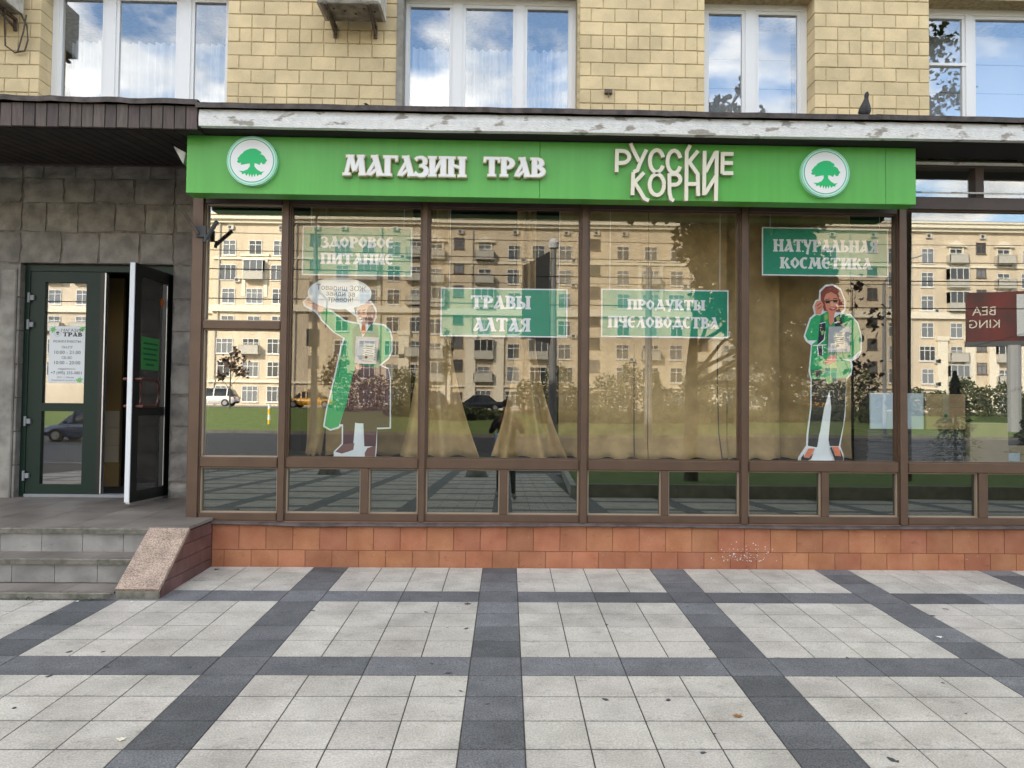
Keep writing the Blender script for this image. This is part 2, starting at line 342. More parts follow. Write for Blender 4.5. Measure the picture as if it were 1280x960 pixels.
# ------------------------------------------------------------------ old-Russian style letters: strokes in a box of height 1
T, t_ = .21, .085
def stem(x, y0=0, y1=1, sf=3):
    q = [([(x, y0), (x, y1)], T)]
    if sf & 1: q.append(([(x - T / 2 - .06, y0 + .035), (x + T / 2 + .06, y0 + .035)], .07))
    if sf & 2: q.append(([(x - T / 2 - .06, y1 - .035), (x + T / 2 + .06, y1 - .035)], .07))
    return q
def arc(cx, cy, rx, ry, a0, a1, n=9): return [(cx + rx * math.cos(R(a0 + (a1 - a0) * i / (n - 1))), cy + ry * math.sin(R(a0 + (a1 - a0) * i / (n - 1)))) for i in range(n)]
BW = [.07, .10, .14, .18, .20, .18, .14, .10, .07]
GL = {
 'Г': (.62, stem(.18) + [([(.05, .955), (.60, .955)], .085), ([(.57, .96), (.57, .76)], [.09, .05])]),
 'А': (.74, [([(.36, 1), (.60, 0)], T), ([(.22, .965), (.48, .965)], .07), ([(.46, .035), (.76, .035)], .07), ([(.37, .72), (.12, .16), (.10, .08), (.20, .06), (.50, .36)], [.07, .11, .12, .1, .07])]),
 'Л': (.72, [([(.36, 1), (.58, 0)], T), ([(.2, .965), (.48, .965)], .07), ([(.44, .035), (.74, .035)], .07), ([(.36, .80), (.14, .14), (.04, .05)], [.07, .08, .12])]),
 'Д': (.84, [([(.42, 1), (.64, .16)], T), ([(.26, .965), (.54, .965)], .07), ([(.40, .84), (.18, .16)], .08), ([(.04, .14), (.82, .14)], .09), ([(.07, .15), (.07, -.10)], [.1, .06]), ([(.78, .15), (.78, -.10)], [.1, .06])]),
 'М': (1.0, [([(.30, 1), (.12, 0)], .12), ([(.14, .965), (.44, .965)], .07), ([(.0, .035), (.30, .035)], .07), ([(.32, .96), (.50, .22)], .17), ([(.74, .96), (.52, .24)], .08), ([(.74, 1), (.84, 0)], T), ([(.62, .965), (.90, .965)], .07), ([(.70, .035), (.98, .035)], .07)]),
 'З': (.60, [(arc(.24, .745, .22, .22, 150, -80), [.12, .09, .08, .11, .15, .17, .14, .1, .07]), (arc(.25, .27, .27, .25, 95, -150), [.07, .1, .15, .19, .2, .17, .12, .09, .13])]),
 'И': (.82, stem(.17) + stem(.65) + [([(.24, .14), (.58, .86)], .085)]),
 'Н': (.82, stem(.17) + stem(.65) + [([(.26, .56), (.56, .46)], .085)]),
 'П': (.82, stem(.17, sf=1) + stem(.65, sf=1) + [([(.02, .955), (.80, .955)], .09)]),
 'Т': (.74, stem(.37, sf=1) + [([(.04, .955), (.70, .955)], .09), ([(.06, .96), (.04, .76)], [.1, .05]), ([(.68, .96), (.70, .76)], [.1, .05])]),
 'Р': (.66, stem(.18) + [(arc(.26, .70, .30, .255, 88, -92), BW)]),
 'В': (.66, stem(.18) + [(arc(.26, .745, .24, .215, 88, -92), BW), (arc(.26, .275, .31, .235, 92, -88), BW)]),
 'Ь': (.66, stem(.18) + [(arc(.26, .275, .30, .235, 92, -88), BW)]),
 'Ы': (.98, stem(.18) + [(arc(.26, .275, .27, .235, 92, -88), BW)] + stem(.80)),
 'О': (.70, [([(.35, .97), (.13, .62), (.13, .38), (.35, .03)], [.07, .19, .19, .07]), ([(.35, .97), (.57, .62), (.57, .38), (.35, .03)], [.07, .15, .15, .07])]),
 'С': (.62, [(arc(.36, .5, .27, .46, 58, 302, 11), [.16, .1, .1, .15, .19, .21, .19, .15, .1, .09, .08])]),
 'Е': (.64, [(arc(.36, .5, .27, .46, 58, 302, 11), [.16, .1, .1, .15, .19, .21, .19, .15, .1, .09, .12]), ([(.18, .52), (.56, .56)], .09)]),
 'К': (.76, stem(.18) + [([(.27, .46), (.42, .60), (.60, .93)], [.08, .09, .17]), ([(.32, .54), (.46, .44), (.62, .05)], [.08, .16, .19]), ([(.50, .035), (.76, .035)], .07)]),
 'У': (.70, [([(.12, .97), (.20, .60), (.36, .38)], [.2, .2, .1]), ([(.0, .965), (.26, .965)], .07), ([(.60, .97), (.40, .36), (.30, -.20)], [.09, .12, .17]), ([(.48, .965), (.70, .965)], .07)]),
 'Ч': (.72, stem(.54) + [([(.14, .97), (.14, .66), (.24, .50), (.46, .48)], [.19, .17, .11, .08]), ([(.02, .965), (.28, .965)], .07)]),
 'Я': (.70, stem(.52) + [(arc(.45, .725, .28, .235, 92, 268), BW), ([(.34, .47), (.14, .05)], [.08, .15]), ([(.02, .035), (.24, .035)], .07)]),
}
def word_width(s, gap=.04): return sum((GL[c][0] if c in GL else .5) + gap for c in s) - gap
def word(mb, s, x0, x1, z0, z1, y0, y1, mi=0, ms=None, grow=0, gap=.04, only=None):
    """letters of s between x0..x1 and z0..z1; every stroke a hair in front of the one before so that faces never coincide"""
    k = (x1 - x0) / word_width(s, gap); h = z1 - z0; x = x0; j = 0
    for ci, c in enumerate(s):
        if c in GL:
            if only is None or only == ci:
                for pts, wd in GL[c][1]:
                    ws = wd if isinstance(wd, (list, tuple)) else [wd] * len(pts)
                    q = [(x + px * k, z0 + pz * h) for px, pz in pts]
                    if grow:
                        a = Vector(q[0]) - Vector(q[1]); a.normalize(); q[0] = tuple(Vector(q[0]) + a * grow); b = Vector(q[-1]) - Vector(q[-2]); b.normalize(); q[-1] = tuple(Vector(q[-1]) + b * grow)
                    mb.ribbon(q, [v * (k * .75 + h * .25) + 2 * grow for v in ws], y0 - .0004 * (j % 9), y1, mi, ms); j += 1
            x += (GL[c][0] + gap) * k
        else: x += (.5 + gap) * k
# ================================================================== GROUND
S = .0332; SLOPE = math.atan(S)
def strip(name, x0, x1, prof, mt, n=1):
    mb = MB(); vs = []; fs = []
    for (y, z) in prof: vs += [(x0, y, z), (x1, y, z)]
    for i in range(len(prof) - 1): fs.append((2 * i, 2 * i + 2, 2 * i + 3, 2 * i + 1))
    return struct(mb.add(vs, fs).build(name, mt))
g = MB().add([(-1500, -1500, -1.3), (1500, -1500, -1.3), (1500, 1500, -1.3), (-1500, 1500, -1.3)], [(0, 1, 2, 3)]); struct(g.build('ground', 'earth'))
pav = strip('pavement', -60, 60, [(.05, -.0026), (-18, -18 * S - .0026)], 'pave_joint')
tw, th_ = .2975, .295
def slab_mesh(wx, wy, mt):
    a, b, c, h = wx / 2 - .0035, wy / 2 - .0070, .0012, .03
    mb = MB().add([(-a + c, -b + c, 0), (a - c, -b + c, 0), (a - c, b - c, 0), (-a + c, b - c, 0), (-a, -b, -c), (a, -b, -c), (a, b, -c), (-a, b, -c), (-a, -b, -h), (a, -b, -h), (a, b, -h), (-a, b, -h)],
                  [(0, 1, 2, 3), (4, 5, 1, 0), (5, 6, 2, 1), (6, 7, 3, 2), (7, 4, 0, 3), (8, 9, 5, 4), (9, 10, 6, 5), (10, 11, 7, 6), (11, 8, 4, 7)])
    return mb
SLC = {}
def slab(wx, wy, mt):
    k = (round(wx, 3), round(wy, 3), mt)
    if k not in SLC: SLC[k] = slab_mesh(wx, wy, mt).mesh('paving_slab', mt)
    return SLC[k]
def bed_region(x, y): return x > 1.25 - (y + 8) * .035 and y < -7.75
far_l, far_d = MB(), MB()
cells = []
for j in range(-3, 59):
    y1 = -.79 - th_ * j; y0 = y1 - th_; y1 = min(y1, -.004)
    i = -40
    while i < 36:
        dark_row, dark_col = j % 5 == 0, i % 5 == 0
        span = 2 if (dark_row and not dark_col and (i % 5) in (1, 3)) else 1
        x0 = -.2 + tw * i; x1 = x0 + tw * span
        cells.append((x0, x1, y0, y1, 'pave_dark' if dark_row or dark_col else 'pave_light')); i += span
near = []
for c in cells:
    x, y = (c[0] + c[1]) / 2, (c[2] + c[3]) / 2
    if bed_region(x, y) or y < -17.9 or (x < -2.75 and y > -.8): continue
    vis = abs(x) < (y + 7) * .66 + .1 and y > -3.75
    if vis: near.append(c); continue
    mb = far_l if c[4] == 'pave_light' else far_d
    s = slab_mesh(c[1] - c[0], c[3] - c[2], c[4]); jz = rnd.uniform(-.0005, .0005)
    mb.add([(vx + x, (vy + y), vz + S * (vy + y) + jz) for vx, vy, vz in s.v], s.f)
for c in near:
    x, y = (c[0] + c[1]) / 2, (c[2] + c[3]) / 2
    inst('paving_slab', slab(c[1] - c[0], c[3] - c[2], c[4]), pav, (x, y, S * y + rnd.uniform(-.0005, .0005)), (SLOPE + rnd.gauss(0, .0012), rnd.gauss(0, .0012), 0))
for mb, mt in ((far_l, 'pave_light'), (far_d, 'pave_dark')): o = mb.build('paving_slab', mt, pav); o['kind'] = 'stuff'
kz = -18 * S
strip('kerb', -60, 60, [(-18, kz - .01), (-18, kz + .01), (-18.15, kz + .01), (-18.15, kz - .16)], 'kerb')
strip('road', -150, 150, [(-18.15, -.74), (-29, -.50), (-40, -.15)], 'asphalt')
strip('kerb', -150, 150, [(-40, -.16), (-40, .02), (-40.25, .02), (-40.25, -.02)], 'kerb_dark')
strip('lawn', -150, 150, [(-40.25, 0), (-46, .35), (-53, .9), (-60, 1.35)], 'grass')
strip('side_street', -150, 150, [(-60, 1.33), (-74, 1.40)], 'asphalt')
strip('far_pavement', -150, 150, [(-74, 1.40), (-74, 1.52), (-101, 1.6)], 'concrete')
# raised bed beside the photographer
bx = [(1.25, -7.75), (1.75, -17.5)]
bed = MB(); zt = lambda y, up=.22: S * y + up
bed.add([(1.33, -7.85, zt(-7.85, .2)), (1.80, -17.4, zt(-17.4, .2)), (60, -17.4, zt(-17.4, .2)), (60, -7.85, zt(-7.85, .2))], [(0, 1, 2, 3)])
struct(bed.build('near_lawn', 'grass'))
kb = MB()
def kerb_seg(mb, a, b, wd):
    a = Vector((*a, 0)); b = Vector((*b, 0)); d = (b - a).normalized(); nrm = Vector((-d.y, d.x, 0)) * wd
    q = [a, b, b + nrm, a + nrm]
    mb.add([(p.x, p.y, S * p.y - .02) for p in q] + [(p.x, p.y, zt(p.y, .25)) for p in q], [(0, 1, 5, 4), (1, 2, 6, 5), (2, 3, 7, 6), (3, 0, 4, 7), (4, 5, 6, 7)])
kroot = struct(MB().add([(1.3, -7.9, zt(-7.9, 0)), (1.3, -8, zt(-8, 0)), (1.4, -8, zt(-8, 0))], [(0, 1, 2)]).build('bed_kerb', 'kerb'))
for i in range(12):
    a = (1.25 + .5 * i / 12, -7.95 - 9.5 * i / 12 - .004); b = (1.25 + .5 * (i + 1) / 12, -7.95 - 9.5 * (i + 1) / 12 + .004); m = MB(); kerb_seg(m, a, b, .12); m.build('kerb_stone', 'kerb', kroot)
m = MB(); kerb_seg(m, (1.46, -7.75), (1.25, -7.945), .12); m.build('kerb_stone', 'kerb', kroot)
for i in range(26):
    m = MB(); kerb_seg(m, (1.47 + (i + 1) * .9 - .006, -7.75), (1.47 + i * .9, -7.75), .12); m.build('kerb_stone', 'kerb', kroot)

# ================================================================== THE BUILDING OF YELLOW BRICK
bld = thing('apartment_building', 'yellow brick apartment building with white framed windows above the shop canopy', 'building', (0, 1.1, 0))
OPEN = [(-4.89, -2.963), (-1.19, .72), (2.054, 3.226), (4.467, 6.30)]
ZB, ZT = 4.28, 5.85
wl = MB(); yb = 1.108
edges = [-60, *sum(OPEN, ()), 60]
for i in range(0, len(edges), 2):
    a, b = edges[i] + (.01 if i else 0), edges[i + 1] - (.01 if i + 1 < len(edges) - 1 else 0)
    wl.box(a, b, yb, 1.42, 3.98, ZT)
    if i: wl.box(edges[i - 1] + .0101 - .02, edges[i] - .0001 + .01, yb, 1.42, 3.98, ZB - .01)
wl.box(-60, 60, yb, 1.42, ZT, 29)
wl.box(-60, 60, 3.4, 16, -1.3, 29); wl.box(-60, 60, 1.43, 3.39, 5.95, 28.9)
wl.box(-60, -6.6, yb + .02, 1.5, -1.3, 3.97)
wl.box(12, 60, .3, 1.4, -1.3, 3.97)
wall = wl.build('wall', 'mortar', bld)
BR = {}
def brick_mesh(wd, ht=.1375):
    k = round(wd, 3)
    if k not in BR: BR[k] = MB().cbox(-k / 2, k / 2, 0, .23, -ht / 2, ht / 2, .005).mesh('brick', 'brick')
    return BR[k]
nb = 0
for a, b in ((-5.62, -4.89), (-2.963, -1.19), (.72, 2.054), (3.226, 4.467)):
    for c in range(10):
        z = 4.50 + .1455 * c + .07; header = c in (0, 5)
        x = a; k = 0
        while x < b - .02:
            full = .125 if header else .251
            w_ = full
            if k == 0: w_ = {0: .251, 1: .125, 2: .19, 3: .251}[c % 2 if not header else 1]
            if x + w_ > b - .05: w_ = b - x
            if abs(b - (x + w_)) < .07: w_ = b - x
            inst('brick', brick_mesh(w_ - rnd.choice((.007, .009))), wall, (x + w_ / 2, 1.1 + rnd.uniform(-.002, .0025), z + rnd.uniform(-.002, .002)), (0, rnd.gauss(0, .004), rnd.gauss(0, .003)))
            x += w_; k += 1; nb += 1
# windows of the first floor
def upper_window(a, b, mull, zt=ZT, cut=None, cover='tulle'):
    y0 = 1.31; mb = MB(); f = .065
    mb.box(a, a + f, y0, y0 + .07, ZB, zt); mb.box(b - f, b, y0, y0 + .07, ZB, zt); mb.box(a + f, b - f, y0, y0 + .07, zt - f, zt); mb.box(a + f, b - f, y0, y0 + .07, ZB, ZB + f)
    xs = [a + f]
    for (p, q) in mull: mb.box(p, q, y0 - .003, y0 + .07, ZB + f, zt - f); xs += [p, q]
    xs.append(b - f)
    if cut is not None: mb.box(xs[0], xs[1], y0 - .004, y0 + .06, cut, cut + .028)
    wnd = mb.build('window', 'pvc', bld)
    for i in range(0, len(xs), 2):
        p, q = xs[i], xs[i + 1]
        sash = MB(); s = .035
        sash.box(p, p + s, y0 + .012, y0 + .06, ZB + f, zt - f); sash.box(q - s, q, y0 + .012, y0 + .06, ZB + f, zt - f); sash.box(p + s, q - s, y0 + .012, y0 + .06, zt - f - s, zt - f); sash.box(p + s, q - s, y0 + .012, y0 + .06, ZB + f, ZB + f + s)
        sash.build('sash', 'pvc', wnd)
        MB().box(p + s - .005, q - s + .005, y0 + .030, y0 + .036, ZB + f, zt - f - .01).build('pane', 'pane_upper', wnd)
    if cover == 'tulle':
        cu = MB(); n = 150; ztop = zt - .42; vs = []
        for k in range(n + 1):
            x = a + .03 + (b - a - .06) * k / n; yy = 1.62 + .03 * math.sin(k * .9) + .018 * math.sin(k * .37 + 1)
            vs += [(x, yy, ZB - .2), (x, yy + .01 * math.sin(k * .7), ztop)]
        cu.add(vs, [(2 * k, 2 * k + 2, 2 * k + 3, 2 * k + 1) for k in range(n)]); cu.build('curtain', 'tulle', wnd, smooth=True)
    else:
        for k in range(5):
            MB().box(a + .05, b - .05, 1.66 + .002 * (k % 2), 1.672 + .002 * (k % 2), ZB - .2 + k * .33, ZB - .2 + k * .33 + .322).build('blind_panel', 'blind', wnd)
    return wnd
upper_window(*OPEN[0], [(-4.335, -4.225), (-3.555, -3.43)])
upper_window(*OPEN[1], [(-.628, -.525), (.055, .14)])
upper_window(*OPEN[2], [(2.552, 2.665)], cover='blind')
upper_window(*OPEN[3], [(4.985, 5.065)], cut=5.22, cover='blind')
for (a, b), sd in ((OPEN[1], -1),):
    MB().box(a - .012, a + .055, 1.093, 1.30, ZB, ZT).build('reveal', 'plaster_grey', bld)
    MB().box(b - .02, b + .008, 1.096, 1.30, ZB, ZT).build('reveal', 'mortar', bld)
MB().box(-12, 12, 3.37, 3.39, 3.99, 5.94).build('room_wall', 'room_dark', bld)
# roof slab of the shop bay with the white cornice
cor = MB(); cor.box(-2.6, 12, -.46, 1.42, 3.77, 3.88)
n = 90; pts = []
vs = []
for k in range(n + 1):
    x = -2.6 + 14.6 * k / n; dz = .002 * math.sin(x * 2.1) + rnd.uniform(-.0015, .0015); dy = rnd.uniform(-.002, .002)
    vs += [(x, -.50 + dy, 3.752 + dz), (x, -.505 + dy, 3.83 + dz), (x, -.49 + dy, 3.893 + dz), (x, -.40, 3.752 + dz)]
fs = []
for k in range(n):
    a = 4 * k; b = a + 4; fs += [(a, b, b + 1, a + 1), (a + 1, b + 1, b + 2, a + 2), (a + 3, b + 3, b, a)]
fs.append((0, 1, 2, 3)); cor.add(vs, fs)
cornice = cor.build('cornice', 'cornice_white', bld, smooth=False)
def cap(x0, x1, z, sag):
    n = 14; vs = []; fs = []
    for k in range(n + 1):
        x = x0 + (x1 - x0) * k / n; d = sag * math.sin(k * 1.3) + rnd.uniform(-.003, .003)
        vs += [(x, -.535, z - .004 + d), (x, -.54, z + .038 + d), (x, -.30, z + .05 + d * .3), (x, 1.09, z + .09)]
    for k in range(n): a = 4 * k; b = a + 4; fs += [(a, b, b + 1, a + 1), (a + 1, b + 1, b + 2, a + 2), (a + 2, b + 2, b + 3, a + 3)]
    return MB().add(vs, fs)
xs = [-2.62, -.6, 1.3, 3.1, 5.2, 8.2, 12]
for i in range(len(xs) - 1): cap(xs[i] + .002, xs[i + 1] + .03, 3.899 + .003 * (i % 2), .0015).build('roof_edging', 'cap_metal', bld)
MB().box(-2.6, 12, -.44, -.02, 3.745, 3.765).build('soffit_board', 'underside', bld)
# wooden canopy over the entrance
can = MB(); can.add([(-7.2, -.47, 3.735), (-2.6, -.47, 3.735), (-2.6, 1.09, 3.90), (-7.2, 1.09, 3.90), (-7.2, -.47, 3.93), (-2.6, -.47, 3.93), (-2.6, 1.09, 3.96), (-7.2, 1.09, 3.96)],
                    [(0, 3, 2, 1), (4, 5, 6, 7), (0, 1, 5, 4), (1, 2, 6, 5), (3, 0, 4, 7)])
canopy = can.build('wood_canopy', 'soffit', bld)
x = -2.612; k = 0
slm = MB().cbox(-.0445, .0445, -.014, .012, -.098, .098, .003).mesh('slat', 'wood')
while x > -6.2:
    inst('slat', slm, canopy, (x - .0475, -.486 + rnd.uniform(-.002, .002), 3.822 + rnd.uniform(-.002, .002)), (rnd.gauss(0, .006), 0, rnd.gauss(0, .01))); x -= .0955
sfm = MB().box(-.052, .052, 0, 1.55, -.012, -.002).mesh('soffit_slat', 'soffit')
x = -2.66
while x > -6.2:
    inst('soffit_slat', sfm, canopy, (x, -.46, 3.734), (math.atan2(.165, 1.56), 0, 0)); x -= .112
xs = [-7.2, -5.3, -3.9, -2.62]
for i in range(3): cap(xs[i], xs[i + 1] + .02, 3.925 + .003 * (i % 2), .005).build('roof_edging', 'cap_metal', bld)
MB().box(-7, -2.84, 1.03, 1.07, 3.875, 3.90).build('wall_trim', 'wood', bld)
# stone clad wall round the door
st = MB(); yb = 1.125
st.box(-7, -5.03, yb, 1.36, .3, 3.9); st.box(-3.47, -2.72, yb, 1.36, .3, 3.9); st.box(-5.03, -3.47, yb, 1.36, 2.875, 3.9)
swall = st.build('stone_wall', 'stone_joint', bld)
STM = []
for q in range(9):
    r2 = random.Random(40 + q); n = 5; vs = []; fs = []
    for i in range(n):
        for j in range(n):
            ex = i in (0, n - 1); ez = j in (0, n - 1)
            jx = r2.uniform(-.03, .03) if not ex else r2.uniform(0, .05) * (1 if i == 0 else -1); jz = r2.uniform(-.03, .03) if not ez else r2.uniform(0, .05) * (1 if j == 0 else -1)
            d = -.012 + r2.uniform(-.008, .008) if (ex or ez) else -.028 + r2.uniform(-.012, .010)
            vs.append((i / (n - 1) - .5 + jx, d, j / (n - 1) - .5 + jz))
    for i in range(n - 1):
        for j in range(n - 1): a = i * n + j; fs.append((a, a + n, a + n + 1, a + 1))
    o = len(vs); ring = [i * n for i in range(n)] + [(n - 1) * n + j for j in range(1, n)] + [i * n + n - 1 for i in range(n - 2, -1, -1)] + [j for j in range(n - 2, 0, -1)]
    for r_ in ring: vs.append((vs[r_][0], .05, vs[r_][2]))
    for i in range(len(ring)): j = (i + 1) % len(ring); fs.append((ring[i], o + i, o + j, ring[j]))
    STM.append(MB().add(vs, fs).mesh('stone', 'stone'))
def stones(x0, x1, zs, wd):
    for r_ in range(len(zs) - 1):
        x = x0 + (rnd.uniform(0, .1) if x1 - x0 > 1 else 0); lo = x0; first = True
        while lo < x1 - .02:
            w_ = wd * rnd.uniform(.85, 1.2); hi = lo + w_ * (.6 if first and r_ % 2 and x1 - x0 > .9 else 1); first = False
            if hi > x1 - .14: hi = x1
            za, zb = zs[r_] + rnd.uniform(-.012, .012), zs[r_ + 1] + rnd.uniform(-.012, .012)
            if r_ == 0: za = zs[0]
            inst('stone', rnd.choice(STM), swall, ((lo + hi) / 2, 1.122, (za + zb) / 2), (0, 0, 0), (hi - lo - .004, rnd.uniform(.45, .75), zb - za - .004)); lo = hi
stones(-5.03, -3.47, [2.87, 3.20, 3.50, 3.76, 3.885], .36)
stones(-6.5, -5.03, [.43, .78, 1.15, 1.5, 1.87, 2.2, 2.53, 2.87, 3.2, 3.5, 3.76, 3.885], .37)
stones(-3.47, -2.80, [.45, .62, .93, 1.2, 1.52, 1.85, 2.18, 2.5, 2.87, 3.2, 3.5, 3.76, 3.885], .66)
MB().cbox(-5.20, -5.045, 1.08, 1.12, .45, 2.8, .01).build('corner_stone', 'stone', swall)
for k in range(7): MB().cbox(-5.045, -5.02, 1.10 + .004 * (k % 2), 1.34, .45 + k * .345, .45 + k * .345 + .335, .006).build('reveal_stone', 'stone', swall)

# ================================================================== ENTRANCE STEPS
stp = thing('entrance_steps', 'grey tiled entrance steps with worn nosings leading up to the green door', 'steps', (-4, -.5, 0))
def zl(y): return .405 + (y + .5) / 1.6 * .06
core = MB(); core.box(-7, -2.75, -.47, 1.5, -.2, .375); core.box(-7, -2.75, -.75, -.47, -.2, .185); core.box(-7, -2.9, -1.05, -.75, -.2, .0)
core.build('core', 'concrete', stp)
# landing tiles
xx = -2.80; col = 0
while xx > -6.8:
    for r_ in range(4):
        ya, yb_ = -.47 + r_ * .40, -.47 + (r_ + 1) * .40
        m = MB(); a, b = xx - .395, xx
        m.add([(a, ya + .003, zl(ya)), (b, ya + .003, zl(ya)), (b, yb_, zl(yb_)), (a, yb_, zl(yb_)), (a, ya + .003, zl(ya) - .03), (b, ya + .003, zl(ya) - .03), (b, yb_, zl(yb_) - .03), (a, yb_, zl(yb_) - .03)], [(0, 1, 2, 3), (4, 5, 1, 0), (5, 6, 2, 1), (7, 4, 0, 3)])
        m.build('landing_tile', 'step_top', stp)
    xx -= .40
def tread(y, z, x1, riser_h, name):
    for k, (a, b) in enumerate(((-7, -5.3), (-5.294, -4.02), (-4.014, x1))):
        m = MB(); n = 16; vs = []; fs = []
        for i in range(n + 1):
            x = a + (b - a) * i / n; q = rnd.uniform(-.004, .004)
            vs += [(x, y - .022 + q, z - .045), (x, y - .027 + q, z - .008), (x, y - .016, z + rnd.uniform(-.002, .002)), (x, y + .27, z + .003)]
        for i in range(n): c = 4 * i; d = c + 4; fs += [(c, d, d + 1, c + 1), (c + 1, d + 1, d + 2, c + 2)]
        m.add(vs, fs); m.build('nosing', 'nosing', stp)
    x = x1
    if riser_h:
        while x > -6.9:
            MB().cbox(x - .327, x, y, y + .03, z - .05 - riser_h, z - .048, .002).build('riser_tile', 'step', stp); x -= .33
tread(-.5, .408, -2.80, .145, ''); tread(-.78, .215, -2.86, .140, ''); tread(-1.07, .020, -2.93, 0, '')
for (ya, yb_, z, x1) in ((-.766, -.49, .2145, -2.84), (-1.056, -.77, .0195, -2.92)):
    x = x1
    while x > -6.9: MB().box(x - .395, x, ya, yb_, z - .02, z + .0005).build('tread_tile', 'step_top', stp); x -= .40
# sloping cheek
ck = thing('stair_cheek', 'sloping speckled granite cheek slab beside the entrance steps', 'stair cheek', (-2.75, -.5, 0))
x0, x1 = -2.905, -2.60
m = MB(); m.add([(x0, -1.03, -.04), (x1, -1.03, -.04), (x1, -.01, -.04), (x0, -.01, -.04), (x0, -1.03, .03), (x1, -1.03, .03), (x0, -.50, .395), (x1, -.50, .395), (x0, -.01, .40), (x1, -.01, .40)],
                [(0, 1, 5, 4), (4, 5, 7, 6), (6, 7, 9, 8), (2, 3, 8, 9), (0, 4, 6, 8, 3)], 0)
m.build('core', 'concrete', ck)
def slope_slab(ya, za, yb_, zb, th, name, mt):
    d = Vector((0, yb_ - ya, zb - za)).normalized(); nn = Vector((0, -d.z, d.y)) * th; c = .006
    a, b = Vector((0, ya, za)), Vector((0, yb_, zb))
    vs = [(x0 - .006, *a.yz), (x1 + .012, *a.yz), (x1 + .012, *b.yz), (x0 - .006, *b.yz)]; top = [(v[0], v[1] + nn.y, v[2] + nn.z) for v in vs]
    return MB().add(vs + top, [(0, 3, 2, 1), (4, 5, 6, 7), (0, 1, 5, 4), (1, 2, 6, 5), (2, 3, 7, 6), (3, 0, 4, 7)]).build(name, mt, ck)
slope_slab(-1.045, .018, -.505, .392, .028, 'slope_slab', 'granite')
slope_slab(-.515, .402, -.0, .405, .024, 'top_slab', 'step_top')
MB().cbox(x0 - .004, x1 + .01, -1.06, -1.031, -.05, .024, .004).build('foot_slab', 'nosing', ck)
rows = [-.04, .075, .185, .295, .395]
for i in range(4):
    z0_, z1_ = rows[i], rows[i + 1] - .004
    yl = lambda z: -1.03 + max(0, (z - .03)) / .365 * .53
    ys = [-.015]
    while ys[-1] > yl(z0_) + .03: ys.append(max(ys[-1] - (.24 if (i % 2 or len(ys) > 1) else .13), yl(z0_)))
    for k in range(len(ys) - 1):
        b, a = ys[k] - .003, ys[k + 1]
        ta = max(a, yl(z1_))
        pts = [(a, z0_), (b, z0_), (b, z1_), (ta, z1_)] if ta < b - .01 else [(a, z0_), (b, z0_), (b, z0_ + (b - a) / .53 * .365)]
        m = MB(); nn = len(pts); m.add([(x1 + .008, y, z) for y, z in pts] + [(x1 - .004, y, z) for y, z in pts], [tuple(range(nn))] + [(j, (j + 1) % nn, (j + 1) % nn + nn, j + nn) for j in range(nn)])
        m.build('side_tile', 'maroon_tile', ck)

# ================================================================== SHOPFRONT
shop = thing('shopfront', 'bronze framed glazed shopfront bay on a terracotta tiled plinth', 'shopfront', (0, 0, 0))
F0, F1 = .008, .115
LP, RP = -2.84, 7.96
MUL = [(-2.84, -2.725), (-2.04, -1.965), (-.79, -.72), (.65, .73), (2.105, 2.187), (3.556, 3.645), (5.005, 5.09), (6.46, 6.54), (7.9, 7.98)]
for i, (a, b) in enumerate(MUL):
    m = MB(); m.cbox(a + .012, b - .012, F0 - .012, F0 + .02, .40, 3.742, .003); m.box(a, b, F0 + .012, F1, .40, 3.742, 0 if i else 0)
    m.build('corner_post' if i == 0 else 'mullion', 'bronze', shop)
LOW = [(-1.30, -1.23), (-.06, .01), (1.395, 1.46), (2.852, 2.917), (4.294, 4.375), (5.74, 5.81)]
BAYS = [(MUL[i][1], MUL[i + 1][0]) for i in range(len(MUL) - 1)]
LOWB = []
for i, (a, b) in enumerate(BAYS):
    m = MB(); m.cbox(a, b, F0, F1 - .002, .872, .962, .006); m.build('transom', 'bronze', shop)
    m = MB(); m.cbox(a, b, F0 + .002, F1 - .002, .402, .468, .004); m.build('bottom_rail', 'bronze', shop)
    cut = [q for q in LOW if a < q[0] < b]; x = a
    for (p, q) in cut:
        MB().cbox(p, q, F0 + .001, F1 - .004, .468, .872, .004).build('lower_mullion', 'bronze', shop); LOWB.append((x, p)); x = q
    LOWB.append((x, b))
    if i == 0: MB().cbox(a, b, F0 + .001, F1 - .004, 2.105, 2.177, .004).build('transom', 'bronze', shop)
    if i >= 5:
        MB().cbox(a, b, F0 + .001, F1 - .004, 3.285, 3.40, .004).build('transom', 'bronze_dark', shop)
        MB().cbox(a, b, F0 + .001, F1 - .004, 3.675, 3.742, .004).build('head_rail', 'bronze_dark', shop)
    else: MB().cbox(a, b, F0 + .003, F1 - .006, 3.235, 3.285, .003).build('head_rail', 'bronze_dark', shop)
for i, (a, b) in enumerate(BAYS):
    if i >= 5:
        for p in ((a + b) / 2,): MB().cbox(p - .04, p + .04, F0 + .002, F1 - .006, 3.40, 3.675, .004).build('upper_mullion', 'bronze_dark', shop)
prnd = random.Random(31)
